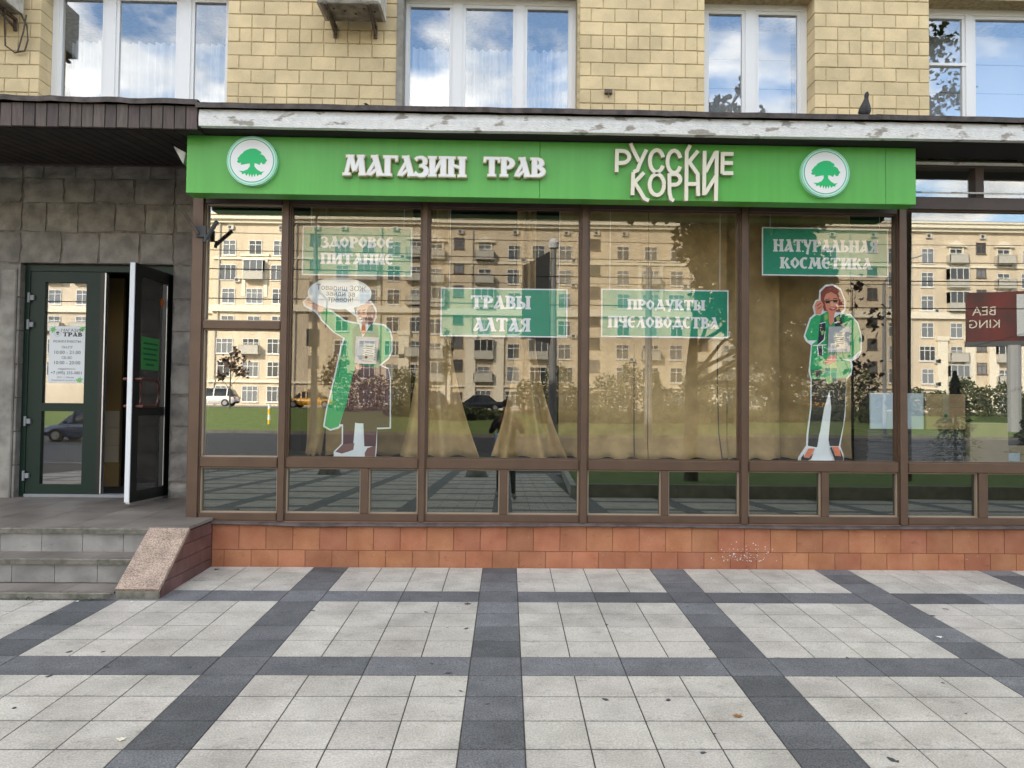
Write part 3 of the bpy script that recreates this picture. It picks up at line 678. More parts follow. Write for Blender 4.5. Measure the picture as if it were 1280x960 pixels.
def pane(a, b, z0, z1, mt, y=.072, bead=True, bm='bead'):
    gl_ = MB().box(a - .004, b + .004, y, y + .006, z0 - .004, z1 + .004); t1, t2 = prnd.gauss(0, .0009), prnd.gauss(0, .0009)   # no pane sits perfectly true in its frame
    gl_.v = [(vx, vy + (vx - a) * t1 + (vz - z0) * t2, vz) for vx, vy, vz in gl_.v]
    p = gl_.build('pane', mt, shop)
    if bead:
        m = MB(); s = .011; ya, yb_ = .042, .071
        m.box(a, a + s, ya, yb_, z0, z1); m.box(b - s, b, ya, yb_, z0, z1); m.box(a + s, b - s, ya, yb_, z0, z0 + s); m.box(a + s, b - s, ya, yb_, z1 - s, z1)
        m.build('glazing_bead', bm, p)
    return p
for i, (a, b) in enumerate(BAYS):
    mt = 'pane_left' if i == 0 else 'pane_right' if i >= 5 else 'pane_shop'
    if i == 0: pane(a, b, .962, 2.105, mt); pane(a, b, 2.177, 3.235, mt)
    elif i >= 5:
        pane(a, b, .962, 3.285, mt, bm='bronze'); q = (a + b) / 2; pane(a, q - .04, 3.40, 3.675, 'pane_right', bead=False); pane(q + .04, b, 3.40, 3.675, 'pane_right', bead=False)
    else: pane(a, b, .962, 3.235, mt, bm='bronze')
for a, b in LOWB: pane(a, b, .468, .872, 'pane_low')
MB().box(-2.72, 3.55, .06, .11, 3.285, 3.742).build('header_panel', 'underside', shop)
# sill flashing, slightly bent
n = 80; vs = []; fs = []
for k in range(n + 1):
    x = -2.61 + 10.6 * k / n; d = .006 * math.sin(x * 1.7) + (-.012 * math.exp(-((x + 1.75) / .25) ** 2)) + rnd.uniform(-.0015, .0015)
    vs += [(x, -.035, .366 + d), (x, -.042, .372 + d), (x, -.04, .388 + d), (x, F0 + .03, .4015), (x, .0, .366 + d)]
for k in range(n): a = 5 * k; b = a + 5; fs += [(a, b, b + 1, a + 1), (a + 1, b + 1, b + 2, a + 2), (a + 2, b + 2, b + 3, a + 3), (a + 4, b + 4, b, a)]
MB().add(vs, fs).build('sill_flashing', 'sill', shop)
pl = MB().box(-2.6, 8, .008, .3, -.05, .40).build('plinth', 'grout', shop)
for r_, (z0, z1, off) in enumerate(((-.03, .1445, .11), (.1485, .372, 0))):
    x = -2.595 + off - .237; 
    while x < 7.9:
        a, b = max(x, -2.595), x + .2335
        if b - a > .03: MB().cbox(a, b, rnd.uniform(-.0015, .0015), .02, z0, z1, .0025).build('tile', 'terracotta', pl)
        x += .237
m = MB(); r8 = random.Random(2)
for k in range(110):
    x = 2.14 + r8.gauss(0, .12); z = .07 + abs(r8.gauss(0, .075)) ; q = r8.uniform(.001, .006)
    if z < .30: m.poly([(x - q, z), (x, z - q * r8.uniform(.4, 1)), (x + q * r8.uniform(.5, 1.5), z), (x, z + q)], -.0032, -.0016)
m.build('paint_splash', 'white', pl)
m = MB()
for k in range(60):
    x = r8.uniform(-2.5, 7); z = r8.uniform(.0, .35); q = r8.uniform(.002, .007)
    m.poly([(x - q, z), (x, z - q * r8.uniform(.4, 1)), (x + q * r8.uniform(.5, 1.5), z), (x, z + q)], -.0032, -.0016)
m.build('paint_chip', 'bead', pl)
# pieces of white trim above the right hand panes
MB().box(3.57, 8, -.02, -.004, 3.69, 3.715).build('trim_strip', 'cornice_white', shop); MB().box(3.57, 8, -.03, -.012, 3.425, 3.437).build('trim_strip', 'cornice_white', shop)

# ================================================================== ROOMS BEHIND THE GLASS
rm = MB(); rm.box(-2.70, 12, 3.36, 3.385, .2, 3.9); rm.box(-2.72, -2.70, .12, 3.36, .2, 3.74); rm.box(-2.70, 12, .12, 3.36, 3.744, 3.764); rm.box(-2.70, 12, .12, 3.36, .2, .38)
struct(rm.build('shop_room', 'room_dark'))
pd = MB(); pd.box(-2.69, 7.9, .16, 1.6, .40, .935); pod = struct(pd.build('display_podium', 'podium_green'))
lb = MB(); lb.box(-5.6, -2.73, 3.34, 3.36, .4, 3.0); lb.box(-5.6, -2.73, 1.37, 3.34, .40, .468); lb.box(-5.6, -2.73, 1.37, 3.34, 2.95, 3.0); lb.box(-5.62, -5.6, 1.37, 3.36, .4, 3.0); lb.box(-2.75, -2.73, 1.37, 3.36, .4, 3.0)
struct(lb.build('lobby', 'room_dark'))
lt = struct(MB().box(-5.58, -4.5, 2.2, 2.25, .47, 2.9).build('lobby_partition', 'lobby_wall'))
for i in range(3):
    for j in range(3): MB().cbox(-4.5 - .3 * (i + 1), -4.503 - .3 * i, 2.185, 2.199, .75 + j * .2, .947 + j * .2, .002).build('tile', 'lobby_tile', lt)
# ================================================================== DOOR
door = thing('entrance_door', 'dark green double glazed entrance door with its right leaf standing open', 'door', (-4.25, 1.2, .465))
m = MB(); m.box(-5.018, -4.965, 1.185, 1.27, .47, 2.80); m.box(-3.545, -3.485, 1.185, 1.27, .47, 2.80); m.box(-5.018, -3.485, 1.185, 1.27, 2.80, 2.868)
m.build('door_frame', 'door_green', door)
MB().box(-4.96, -3.55, 1.17, 1.28, .462, .492).build('threshold', 'steel', door)
def leaf_frame(m, L, z0, z1, st=.125, th=.055, y=0, rail=.085, rz=1.345):
    m.box(0, st, y, y + th, z0, z1); m.box(L - st, L, y, y + th, z0, z1); m.box(st, L - st, y, y + th, z1 - .11, z1); m.box(st, L - st, y, y + th, z0, z0 + .10); m.box(st, L - st, y, y + th, rz, rz + rail)
lf = MB(); leaf_frame(lf, .715, .028, 2.33, .145, rz=.88); lf.v = [(x - 4.96, y + 1.19, z + .465) for x, y, z in lf.v]
ll = lf.build('door_leaf', 'door_green', door)
MB().box(-4.82, -4.385, 1.218, 1.224, .59, 1.35).build('pane', 'pane_door', ll); MB().box(-4.82, -4.385, 1.218, 1.224, 1.425, 2.69).build('pane', 'pane_door', ll)
m = MB(); m.box(-4.243, -4.205, 1.185, 1.25, .495, 2.795); m.build('meeting_stile', 'door_black', ll); MB().box(-4.204, -4.19, 1.19, 1.25, .495, 2.79).build('edge_strip', 'alu', ll)
for z in (2.52, 2.24, 1.24, .68): m = MB(); m.box(-4.975, -4.915, 1.165, 1.189, z - .025, z + .025); m.tube([(-4.965, 1.165, z - .05), (-4.965, 1.165, z + .05)], .013, 8); m.build('hinge', 'steel', ll)
# open leaf, swung out about its right hand hinge
ang = math.atan2(-.70, -.06)
def P(l, t, z): return (-3.55 + l * math.cos(ang) - t * math.sin(ang), 1.195 + l * math.sin(ang) + t * math.cos(ang), z + .465)
def leaf(mb): mb.v = [P(*v) for v in mb.v]; return mb
m = MB(); leaf_frame(m, .70, .028, 2.31, .105, rz=.85)
rl = leaf(m).build('door_leaf', 'door_black', door); rl['label'] = 'door leaf standing open towards the steps'
leaf(MB().box(.10, .60, .024, .030, .12, .86)).build('pane', 'pane_dim', rl); leaf(MB().box(.10, .60, .024, .030, .93, 2.21)).build('pane', 'pane_dim', rl)
leaf(MB().box(.7005, .712, .004, .051, .03, 2.31)).build('edge_strip', 'white', rl)
leaf(MB().box(.118, .126, .056, .060, .14, 2.18)).build('edge_strip', 'alu', rl)
leaf(MB().box(.01, .69, .008, .047, .012, .027)).build('bottom_seal', 'alu', rl)
for t0 in (.056, -.001):
    sg = 1 if t0 > 0 else -1
    m = MB(); m.tube([(.66, t0, 1.20), (.66, t0 + sg * .055, 1.20), (.55, t0 + sg * .058, 1.20), (.40, t0 + sg * .058, 1.20), (.36, t0 + sg * .058, 1.16), (.36, t0 + sg * .058, .98), (.40, t0 + sg * .058, .94), (.64, t0 + sg * .055, .94), (.64, t0, .94)], .014, 8); leaf(m).build('handle', 'handle_red', rl)
m = MB(); n = 16; vs = [(.17 + .035 * math.cos(2 * math.pi * k / n), .0315, 2.0 + .05 * math.sin(2 * math.pi * k / n)) for k in range(n)]; m.add(vs, [tuple(range(n))]); o = leaf(m).build('round_sticker', 'p_orange', rl)
# green notice on the open leaf
nz = thing('paper_notice', 'bright green printed notice on the glass of the open door leaf', 'notice', P(.40, .034, 1.35))
leaf(MB().box(.21, .53, .0315, .0325, 1.30, 1.62)).build('sheet', 'notice_green', nz)
m = MB()
for k, (a, b) in enumerate(((.24, .50), (.24, .50), (.26, .50), (.24, .49), (.30, .45))): m.box(a, b, .0327, .0331, 1.55 - k * .052, 1.568 - k * .052)
leaf(m).build('printed_lines', 'p_green_dark', nz)

# opening hours poster on the closed leaf
po = thing('opening_hours_poster', 'white opening hours poster with green leaf corners on the closed door leaf', 'poster', (-4.55, 1.2, 1.64))
yq = 1.2145; MB().box(-4.737, -4.367, yq, yq + .002, 1.64, 2.23).build('sheet', 'white', po)
m = MB(); y = yq - .0008
text_mb(m, 'МАГАЗИН', .040, -4.505, 2.186, y, squeeze=1.15); 
word(m, 'ТРАВ', -4.60, -4.40, 2.125, 2.166, y, y + .0004)
text_mb(m, 'РЕЖИМ РАБОТЫ:', .034, -4.55, 2.070, y)
text_mb(m, 'ПН-ПТ', .036, -4.55, 2.008, y); text_mb(m, '10:00 - 21:00', .050, -4.55, 1.956, y, squeeze=1.05)
text_mb(m, 'СБ-ВС', .036, -4.55, 1.900, y); text_mb(m, '10:00 - 20:00', .050, -4.55, 1.848, y, squeeze=1.05)
text_mb(m, 'magazintrav.ru', .030, -4.55, 1.786, y); text_mb(m, '+7 (495) 255-0801', .043, -4.55, 1.743, y)
text_mb(m, '2017 г., г. Москва', .022, -4.56, 1.697, y); text_mb(m, 'Ленинградский проспект, д. 75', .018, -4.57, 1.668, y)
m.build('lettering', 'ink', po)
for (cx, cz, a0) in ((-4.70, 2.195, 0), (-4.40, 2.205, 90), (-4.415, 1.67, 180)):
    m = MB()
    for k in range(7):
        a = R(a0 + k * 51); q = .036 * rnd.uniform(.7, 1.1); px, pz = cx + .5 * q * math.cos(a), cz + .5 * q * math.sin(a); d = Vector((math.cos(a), math.sin(a))); nn = Vector((-d.y, d.x)); c = Vector((px, pz))
        pts = [c - d * q * .7, c + nn * q * .3, c + d * q * .7, c - nn * q * .3]
        pts = [(min(max(p.x, -4.736), -4.368), min(max(p.y, 1.641), 2.229)) for p in pts]
        m.poly(pts, y + .0002 - k * .00002, y + .0006)
    m.build('leaf_print', 'leaf_print', po)
def circle(cx, cz, r, n=40): return [(cx + r * math.cos(2 * math.pi * k / n), cz + r * math.sin(2 * math.pi * k / n)) for k in range(n)]
def emblem(mb, cx, cz, r, y0, y1, mi=0):
    """oak with spreading crown and roots"""
    r3 = random.Random(5); pts = []
    up = [(-.66, -.02), (-.60, .06), (-.64, .12), (-.56, .22), (-.50, .30), (-.42, .36), (-.36, .44), (-.22, .52), (-.08, .57), (.08, .58), (.20, .56), (.32, .48), (.40, .44), (.42, .36), (.34, .34), (.46, .31), (.56, .24), (.62, .12), (.68, .06), (.62, -.02), (.58, -.10), (.48, -.12), (.42, -.02), (.34, -.16), (.24, -.10), (.12, -.08)]
    dn = [(.12, -.22), (.24, -.36), (.40, -.46), (.56, -.44), (.46, -.52), (.44, -.60), (.34, -.58), (.26, -.66), (.20, -.54), (.14, -.70), (.08, -.56), (.02, -.72), (-.04, -.56), (-.10, -.70), (-.14, -.54), (-.24, -.66), (-.28, -.54), (-.42, -.58), (-.44, -.50), (-.56, -.44), (-.36, -.44), (-.18, -.36), (-.08, -.22), (-.08, -.09), (-.22, -.11), (-.36, -.14), (-.50, -.16), (-.46, -.06), (-.58, -.08)]
    mb.poly([(cx + a * r, cz + b * r) for a, b in up + dn], y0, y1, mi)
m = MB(); m.poly(circle(-4.652, 2.158, .036, 24), y - .0003, y + .0005); m.build('badge', 'p_grey', po); m = MB(); m.poly(circle(-4.652, 2.158, .033, 24), y - .0006, y + .0005); m.build('badge', 'white', po)
m = MB(); emblem(m, -4.652, 2.158, .03, y - .001, y); m.build('badge_print', 'ink_grey', po)

po.location.x -= .034
# ================================================================== SHOP SIGN
sg = thing('shop_sign', 'long green fascia sign with raised lettering and two round tree logos', 'sign', (.4, -.3, 3.24))
for a, b in ((-2.775, .2605), (.2625, 3.295), (3.297, 3.565)):
    MB().cbox(a, b, -.30, -.13, 3.240, 3.740, .003).build('panel', 'sign_green', sg)
m = MB()
for x in (-2.2, -.52, .62, 1.7, 2.35, 3.5): m.box(x - .012, x + .012, -.27, -.25, 3.74, 3.79); m.box(x - .02, x + .02, -.275, -.245, 3.742, 3.752)
m.build('hanger', 'alu', sg)
m = MB()
for x in (-2.3, -1, .4, 1.8, 3.1): m.box(x - .02, x + .02, -.132, .0, 3.30, 3.34); m.box(x - .02, x + .02, -.132, .0, 3.62, 3.66)
m.build('bracket', 'steel_dark', sg)
for txt, a, b, z0, z1 in (('МАГАЗИН', -1.425, -.375, 3.405, 3.572), ('ТРАВ', -.223, .305, 3.415, 3.575)):
    for ci, ch in enumerate(txt):
        m = MB(); word(m, txt, a, b, z0, z1, -.345, -.301, 0, 1, grow=.0095, gap=.0, only=ci); word(m, txt, a, b, z0, z1, -.3525, -.3505, 2, 2, grow=.0035, gap=.0, only=ci)
        m.build('letter', ['letter_cream', 'letter_side', 'letter_white'], sg)
# РУССКИЕ КОРНИ : thin letters whose strokes run from the upper word into the lower
def zc(x, y): return (.79 + (x / 7.111) * .00687 + .0 , 3.793 - (y / 7.111) * .00687 + (x / 7.111) * .00687 * .010)
def arcp(cx, cy, rx, ry, a0, a1, n=13): return [(cx + rx * math.cos(R(a0 + (a1 - a0) * i / (n - 1))), cy - ry * math.sin(R(a0 + (a1 - a0) * i / (n - 1)))) for i in range(n)]
ROOT = {
 'Р': [[(142, 128), (138, 338)], [(142, 145), (190, 146)] + arcp(190, 200, 62, 54, 90, -90, 9) + [(142, 256)]],
 'У': [[(262, 75), (285, 130), (340, 240)], [(405, 132), (345, 265), (325, 320), (290, 335)]],
 'С': [arcp(498, 235, 62, 100, 20, 335, 15)],
 'С2': [arcp(655, 240, 60, 102, 20, 335, 15)],
 'К': [[(800, 88), (768, 150), (765, 592)], [(870, 140), (790, 240), (868, 350), (872, 548)], [(775, 440), (868, 440)]],
 'И': [[(930, 140), (925, 540)], [(938, 330), (1030, 150)], [(1040, 138), (1032, 592)], [(932, 530), (1030, 370)]],
 'Е': [[(1093, 150), (1090, 345)], [(1093, 165), (1190, 165)], [(1093, 248), (1185, 248)], [(1090, 340), (1188, 340)]],
 'К2': [[(288, 335), (282, 545)], [(385, 340), (300, 430), (340, 490), (390, 575), (430, 592)]],
 'О': [arcp(500, 448, 65, 95, 0, 360, 21)],
 'Р2': [[(612, 345), (615, 520), (628, 575), (655, 592)], [(612, 352), (660, 352)] + arcp(662, 400, 50, 48, 90, -90, 9) + [(618, 448)]],
}
for k, strokes in ROOT.items():
    m = MB()
    for j, s in enumerate(strokes): m.ribbon([zc(*p) for p in s], .0325, -.348 - .0005 * j, -.301, 0, 1)
    m.build('letter', ['letter_ivory', 'letter_side'], sg)
for cx, cz in ((-2.203, 3.512), (2.744, 3.494)):
    d = MB(); d.poly(circle(cx, cz, .213, 56), -.345, -.301, 0, 1); d = d.build('round_logo', ['disc_mint', 'disc_mint'], sg)
    for r0, mt, y in ((.207, 'disc_line', -.3456), (.2035, 'disc_mint', -.3462), (.187, 'disc_line', -.3468), (.181, 'disc_white', -.3474)): MB().poly(circle(cx, cz, r0, 56), y, y + .0005).build('ring', mt, d)
    m = MB(); emblem(m, cx, cz - .006, .192, -.349, -.3476); m.build('tree_emblem', 'emblem', d)

# small flood lamp behind the end of the sign and steel bracket on the corner post
fl = thing('flood_lamp', 'small pale flood lamp behind the end of the green sign', 'lamp', (-2.84, -.2, 3.52))
m = MB(); m.add([(-2.905, -.26, 3.655), (-2.80, -.26, 3.60), (-2.80, -.10, 3.60), (-2.905, -.10, 3.655), (-2.89, -.26, 3.625), (-2.82, -.26, 3.50), (-2.82, -.10, 3.50), (-2.89, -.10, 3.625)], [(0, 1, 2, 3), (4, 7, 6, 5), (0, 4, 5, 1), (1, 5, 6, 2), (2, 6, 7, 3), (3, 7, 4, 0)]); m.build('housing', 'ac_white', fl)
MB().tube([(-2.83, -.18, 3.58), (-2.80, -.05, 3.66), (-2.79, .02, 3.70)], .008, 6).build('arm', 'steel', fl)
bk = thing('flag_bracket', 'forked dark steel flag holder on the bronze corner post', 'bracket', (-2.78, -.02, 2.95))
MB().box(-2.79, -2.70, -.035, -.012, 2.92, 3.02).build('plate', 'steel_dark', bk)
MB().tube([(-2.765, -.04, 2.945), (-2.86, -.14, 3.12)], .016, 8).build('socket', 'iron', bk); MB().tube([(-2.70, -.05, 2.87), (-2.69, -.05, 2.93)], .016, 8).build('arm', 'steel_dark', bk); MB().tube([(-2.69, -.045, 2.90), (-2.575, -.11, 3.04)], .018, 8).build('socket', 'steel_dark', bk)

# ================================================================== HANGING POSTERS BEHIND THE GLASS
def poster(label, a, b, z0, z1, lines, y=.22, tilt=0):
    t = thing('hanging_poster', label, 'poster', ((a + b) / 2, y, z0))
    MB().box(a, b, y, y + .004, z0, z1).build('board', 'poster_white', t)
    MB().box(a + .012, b - .012, y - .001, y - .0002, z0 + .012, z1 - .012).build('print', 'poster_green', t)
    m = MB()
    for (s, xa, xb, za, zb) in lines: word(m, s, xa, xb, za, zb, y - .0016, y - .0012, grow=.0028)
    m.build('lettering', 'poster_white', t)
    for x in (a + .08, b - .08): MB().tube([(x, y + .006, z1 - .01), (x, y + .006, z1 + .02), (x + .003, y + .01, 3.74)], .0025, 5).build('cord', 'white', t)
poster('green hanging poster with white lettering above the speech bubble', -1.912, -.896, 2.632, 3.092, [('ЗДОРОВОЕ', -1.74, -1.065, 2.895, 2.993), ('ПИТАНИЕ', -1.74, -1.065, 2.742, 2.838)])
poster('green hanging poster with two short words in the third bay', -.627, .552, 2.082, 2.535, [('ТРАВЫ', -.345, .21, 2.345, 2.462), ('АЛТАЯ', -.325, .21, 2.135, 2.255)])
poster('green hanging poster with two long words in the bay with the closed curtain', .866, 2.06, 2.093, 2.544, [('ПРОДУКТЫ', 1.11, 1.84, 2.355, 2.445), ('ПЧЕЛОВОДСТВА', .93, 1.965, 2.185, 2.285)])
poster('green hanging poster above the cardboard woman', 2.374, 3.574, 2.69, 3.147, [('НАТУРАЛЬНАЯ', 2.482, 3.475, 2.92, 3.03), ('КОСМЕТИКА', 2.545, 3.415, 2.762, 2.862)])

# ================================================================== BURLAP CURTAINS
def curtain(label, bot, top, z0=.942, z1=3.70, y=.62, folds=9, amp=.025, gather=.75, puddle=.04, fexp=1.7, group='burlap curtains in the shop window'):
    """bot=(x0,x1) at the hem, top=(x0,x1) where it is gathered"""
    nx, nz = 90, 40; vs = []; fs = []; ph = rnd.uniform(0, 6); sd = [rnd.uniform(.6, 1.4) for _ in range(8)]
    for j in range(nz + 1):
        v = j / nz; e = (1 - v) ** 2 if top != bot else 0
        flare = max(0, 1 - v / gather); fl_ = flare ** fexp
        a = top[0] + (bot[0] - top[0]) * fl_; b = top[1] + (bot[1] - top[1]) * fl_
        for i in range(nx + 1):
            u = i / nx; d = amp * (math.sin(u * folds * 2 * math.pi * .5 + ph + .6 * math.sin(v * 3 + u * 5)) + .4 * math.sin(u * folds * 4.7 + ph * 2 + v * 2)) * (1 if top == bot else .9 + .5 * fl_)
            d -= puddle * max(0, 1 - v * 14) ** 1.5 * (1 + .6 * math.sin(u * 11 + ph))
            z = z0 + (z1 - z0) * v + (.012 * math.sin(u * 17 + ph) * max(0, 1 - v * 9) + .012 * max(0, 1 - v * 9))
            vs.append((a + (b - a) * u, y + d, z))
    for j in range(nz):
        for i in range(nx): k = j * (nx + 1) + i; fs.append((k, k + 1, k + nx + 2, k + nx + 1))
    o = MB().add(vs, fs).build('burlap_curtain', 'burlap', smooth=True); o.modifiers.new('thick', 'SOLIDIFY').thickness = .004
    return tag(o, label, 'curtain', group)
curtain('narrow burlap curtain beside the left mullion of the second bay', (-1.955, -1.80), (-1.955, -1.70), folds=2, y=.66)
curtain('wide burlap curtain behind the cardboard man in the green coat', (-1.775, -.955), (-1.775, -.955), folds=3, amp=.012, y=.72)
curtain('burlap curtain hanging across the second mullion, drawn in above its flared hem', (-1.02, -.26), (-.84, -.57), folds=5, gather=.50, fexp=1.7, y=.50, amp=.045)
curtain('gathered burlap curtain flaring to a wide hem in the middle of the third bay', (-.15, .58), (.08, .26), folds=5, gather=.42, fexp=1.65, y=.48, puddle=.06, amp=.05)
curtain('straight burlap strip at the right edge of the third bay', (.505, .93), (.505, .93), folds=2, amp=.012, y=.66)
curtain('flat burlap curtain, left half of the fourth bay', (.74, 1.352), (.74, 1.352), folds=2, amp=.008, y=.48)
curtain('flat burlap curtain, middle of the fourth bay', (1.358, 2.12), (1.358, 2.12), folds=2, amp=.008, y=.49)
curtain('burlap curtain at the left of the fifth bay with a deep fold', (2.13, 2.66), (2.13, 2.66), folds=3, amp=.03, y=.54)
curtain('burlap curtain behind the cardboard woman', (2.60, 3.43), (2.60, 3.43), folds=2, amp=.015, y=.72)
# cords seen on the curtains of the fourth bay
for (x, xe) in ((1.215, 1.215), (2.02, 2.055)):
    tag(MB().tube([(x, .455, 2.05), (x, .45, 1.6), (x + .3 * (xe - x), .44, 1.2), (xe, .40, .95)], .006, 6).build('blind_pull', 'cable'), 'dark cord hanging down the seam of the flat burlap' if x < 2 else 'dark cord bending at its foot beside the fourth mullion', 'cord')
bp = thing('blue_case', 'blue case standing behind the gap between the burlap curtains', 'case', (.2, 1.2, .94))
MB().cbox(-.12, .75, 1.05, 1.35, .937, 1.16, .01).build('body', 'bench_blue', bp); MB().box(.1, .5, 1.04, 1.049, 1.12, 1.135).build('seam', 'steel_dark', bp)
# ================================================================== CARDBOARD FIGURES (flat printed boards)
def figure(t, mapf, y, outline, layers, edge='p_white', th=.006):
    MB().poly([mapf(*p) for p in outline], y, y + th).build('board', edge, t)
    k = 1
    for name, mt, polys in layers:
        m = MB()
        for p in polys: m.poly([mapf(*q) for q in p], y - .0006 * k, y - .0006 * k + .0005); k += .2
        k += .8; m.build(name, mt, t)
    return k
mm = lambda x, y: (-1.915 + .001014 * x - .01 * .001014 * (1754 - y), .9385 + .001014 * (1754 - y))
man = thing('cardboard_man', 'cardboard cut-out of a bald bearded man in a long green coat, one arm raised', 'cut-out', (-1.45, .3, .94))
Ym = .30
figure(man, mm, Ym,
 [(12, 318), (58, 266), (118, 276), (148, 240), (176, 286), (222, 362), (305, 412), (405, 482), (512, 502), (498, 430), (512, 345), (566, 300), (640, 300), (688, 372), (690, 450), (668, 502), (766, 516), (818, 566), (838, 640), (838, 765), (806, 836), (738, 892), (800, 920), (824, 1010), (826, 1476), (700, 1482), (700, 1640), (690, 1752), (305, 1754), (306, 1690), (378, 1618), (378, 1450), (350, 1480), (272, 1500), (206, 1464), (232, 1300), (262, 1180), (312, 960), (362, 720), (382, 648), (294, 598), (182, 490), (150, 438), (122, 410), (24, 358)],
 [('trousers', 'p_maroon', [[(480, 900), (720, 896), (800, 930), (815, 1010), (815, 1465), (700, 1468), (690, 1640), (585, 1640), (575, 1430), (500, 1430), (495, 1640), (390, 1640), (390, 1440), (360, 1440), (420, 1240), (470, 1000)]]),
  ('coat', 'p_green', [[(215, 372), (300, 425), (400, 495), (480, 512), (470, 600), (440, 690), (395, 645), (300, 590), (195, 482), (170, 440)],
                       [(400, 500), (520, 515), (560, 640), (660, 515), (760, 530), (805, 575), (825, 640), (825, 760), (795, 825), (725, 885), (700, 915), (600, 900), (500, 900), (470, 1000), (420, 1250), (350, 1460), (275, 1485), (222, 1455), (245, 1300), (275, 1180), (325, 960), (375, 720), (440, 560)]]),
  ('waistcoat', 'p_green_dark', [[(470, 560), (530, 515), (560, 640), (640, 515), (700, 540), (722, 700), (725, 880), (500, 885), (470, 780)], [(395, 660), (405, 660), (345, 1000), (335, 1000)]]),
  ('shirt', 'p_white', [[(532, 512), (618, 512), (575, 602)]]),
  ('tie', 'p_orange', [[(560, 518), (585, 518), (592, 590), (565, 612), (545, 588)]]),
  ('support', 'p_white', [[(500, 1425), (570, 1435), (580, 1650), (612, 1660), (600, 1700), (582, 1752), (308, 1752), (318, 1700), (480, 1680), (495, 1500)]]),
  ('shoe', 'p_brown', [[(322, 1692), (390, 1622), (495, 1612), (485, 1672), (440, 1690), (380, 1708)], [(590, 1700), (614, 1655), (690, 1632), (682, 1742), (592, 1748)]]),
  ('hand', 'p_skin', [[(25, 320), (65, 280), (125, 290), (150, 255), (165, 300), (213, 372), (203, 400), (165, 440), (140, 392), (40, 350)], [(494, 892), (530, 878), (562, 900), (548, 938), (508, 928)]]),
  ('face', 'p_skin', [[(510, 400), (522, 350), (570, 312), (630, 312), (668, 355), (680, 420), (660, 500), (620, 520), (545, 508), (515, 470), (518, 430)]]),
  ('hair', 'p_brown', [[(600, 390), (612, 355), (650, 340), (680, 400), (676, 450), (656, 506), (625, 522), (590, 500), (585, 460), (600, 440)]]),
  ('beard', 'p_cream', [[(520, 466), (545, 452), (566, 462), (568, 492), (545, 506), (522, 494)]]),
  ('features', 'p_brown', [[(512, 398), (540, 385), (545, 395), (516, 408)], [(560, 385), (592, 378), (594, 390), (562, 396)], [(520, 412), (538, 410), (538, 420), (522, 422)], [(562, 406), (584, 402), (584, 414), (563, 416)], [(530, 440), (545, 436), (552, 446), (535, 450)], [(528, 474), (560, 470), (558, 477), (530, 480)], [(60, 300), (120, 312), (118, 318), (58, 306)], [(60, 322), (120, 334), (118, 340), (58, 328)], [(150, 320), (168, 380), (162, 382), (145, 322)]]),
  ('ear', 'p_skin_red', [[(640, 430), (656, 425), (660, 460), (646, 468)]])])
m = MB(); yb_ = Ym - .012
m.poly([mm(352 + 292 * math.cos(2 * math.pi * k / 48), 236 + 148 * math.sin(2 * math.pi * k / 48)) for k in range(48)], yb_, yb_ + .003); m.poly([mm(*p) for p in ((395, 372), (505, 452), (480, 362))], yb_ - .0004, yb_ + .0026)
bub = m.build('speech_bubble', 'p_white', man)
m = MB()
for s, cx, cy in (('Товарищ ЗОЖ', 366, 190), ('зайди за', 360, 242), ('травой!', 360, 294)):
    x, z = mm(cx, cy); text_mb(m, s, .066, x, z, yb_ - .001, rot=-.03)
m.build('lettering', 'ink', bub)
def certificate(label, mapf, y, frame, paper, parent=None):
    t = thing('certificate', label, 'certificate', (*(lambda q: (q[0], y, q[1]))(mapf(*frame[3])),))
    MB().poly([mapf(*p) for p in frame], y, y + .003).build('sleeve', 'p_grey', t)
    MB().poly([mapf(*p) for p in paper], y - .0015, y - .0005).build('paper', 'p_cream', t)
    a, b, c, d = [Vector(mapf(*p)) for p in paper]; m = MB()
    L_ = lambda u, v: tuple((a * (1 - u) + b * u) * (1 - v) + (d * (1 - u) + c * u) * v)
    for k, (u0, u1) in enumerate(((.2, .8), (.12, .88), (.25, .75), (.15, .85), (.2, .8))): v = .16 + k * .12; m.poly([L_(u0, v), L_(u1, v), L_(u1, v + .04), L_(u0, v + .04)], y - .0022, y - .0018)
    for u in (.06, .94):
        for k in range(7): v = .04 + k * .135; m.poly([L_(u - .04, v), L_(u + .04, v), L_(u + .04, v + .05), L_(u - .04, v + .05)], y - .0022, y - .0018)
    m.build('printed_lines', 'ink_grey', t)
    c0 = L_(.3, .8); MB().poly(circle(c0[0], c0[1], .014, 16), y - .0026, y - .0019).build('seal', 'p_brown', t)
certificate('certificate in a grey sleeve held by the cardboard man', mm, Ym - .022, [(505, 632), (716, 640), (692, 886), (494, 880)], [(576, 690), (692, 700), (682, 868), (560, 850)])
wm = lambda x, y: (2.653 + .000936 * x - .01 * .000936 * (1881 - y), .938 + .000936 * (1885 - y))
wom = thing('cardboard_woman', 'cardboard cut-out of a red haired woman in glasses, green jacket and black trousers', 'cut-out', (2.97, .3, .94))
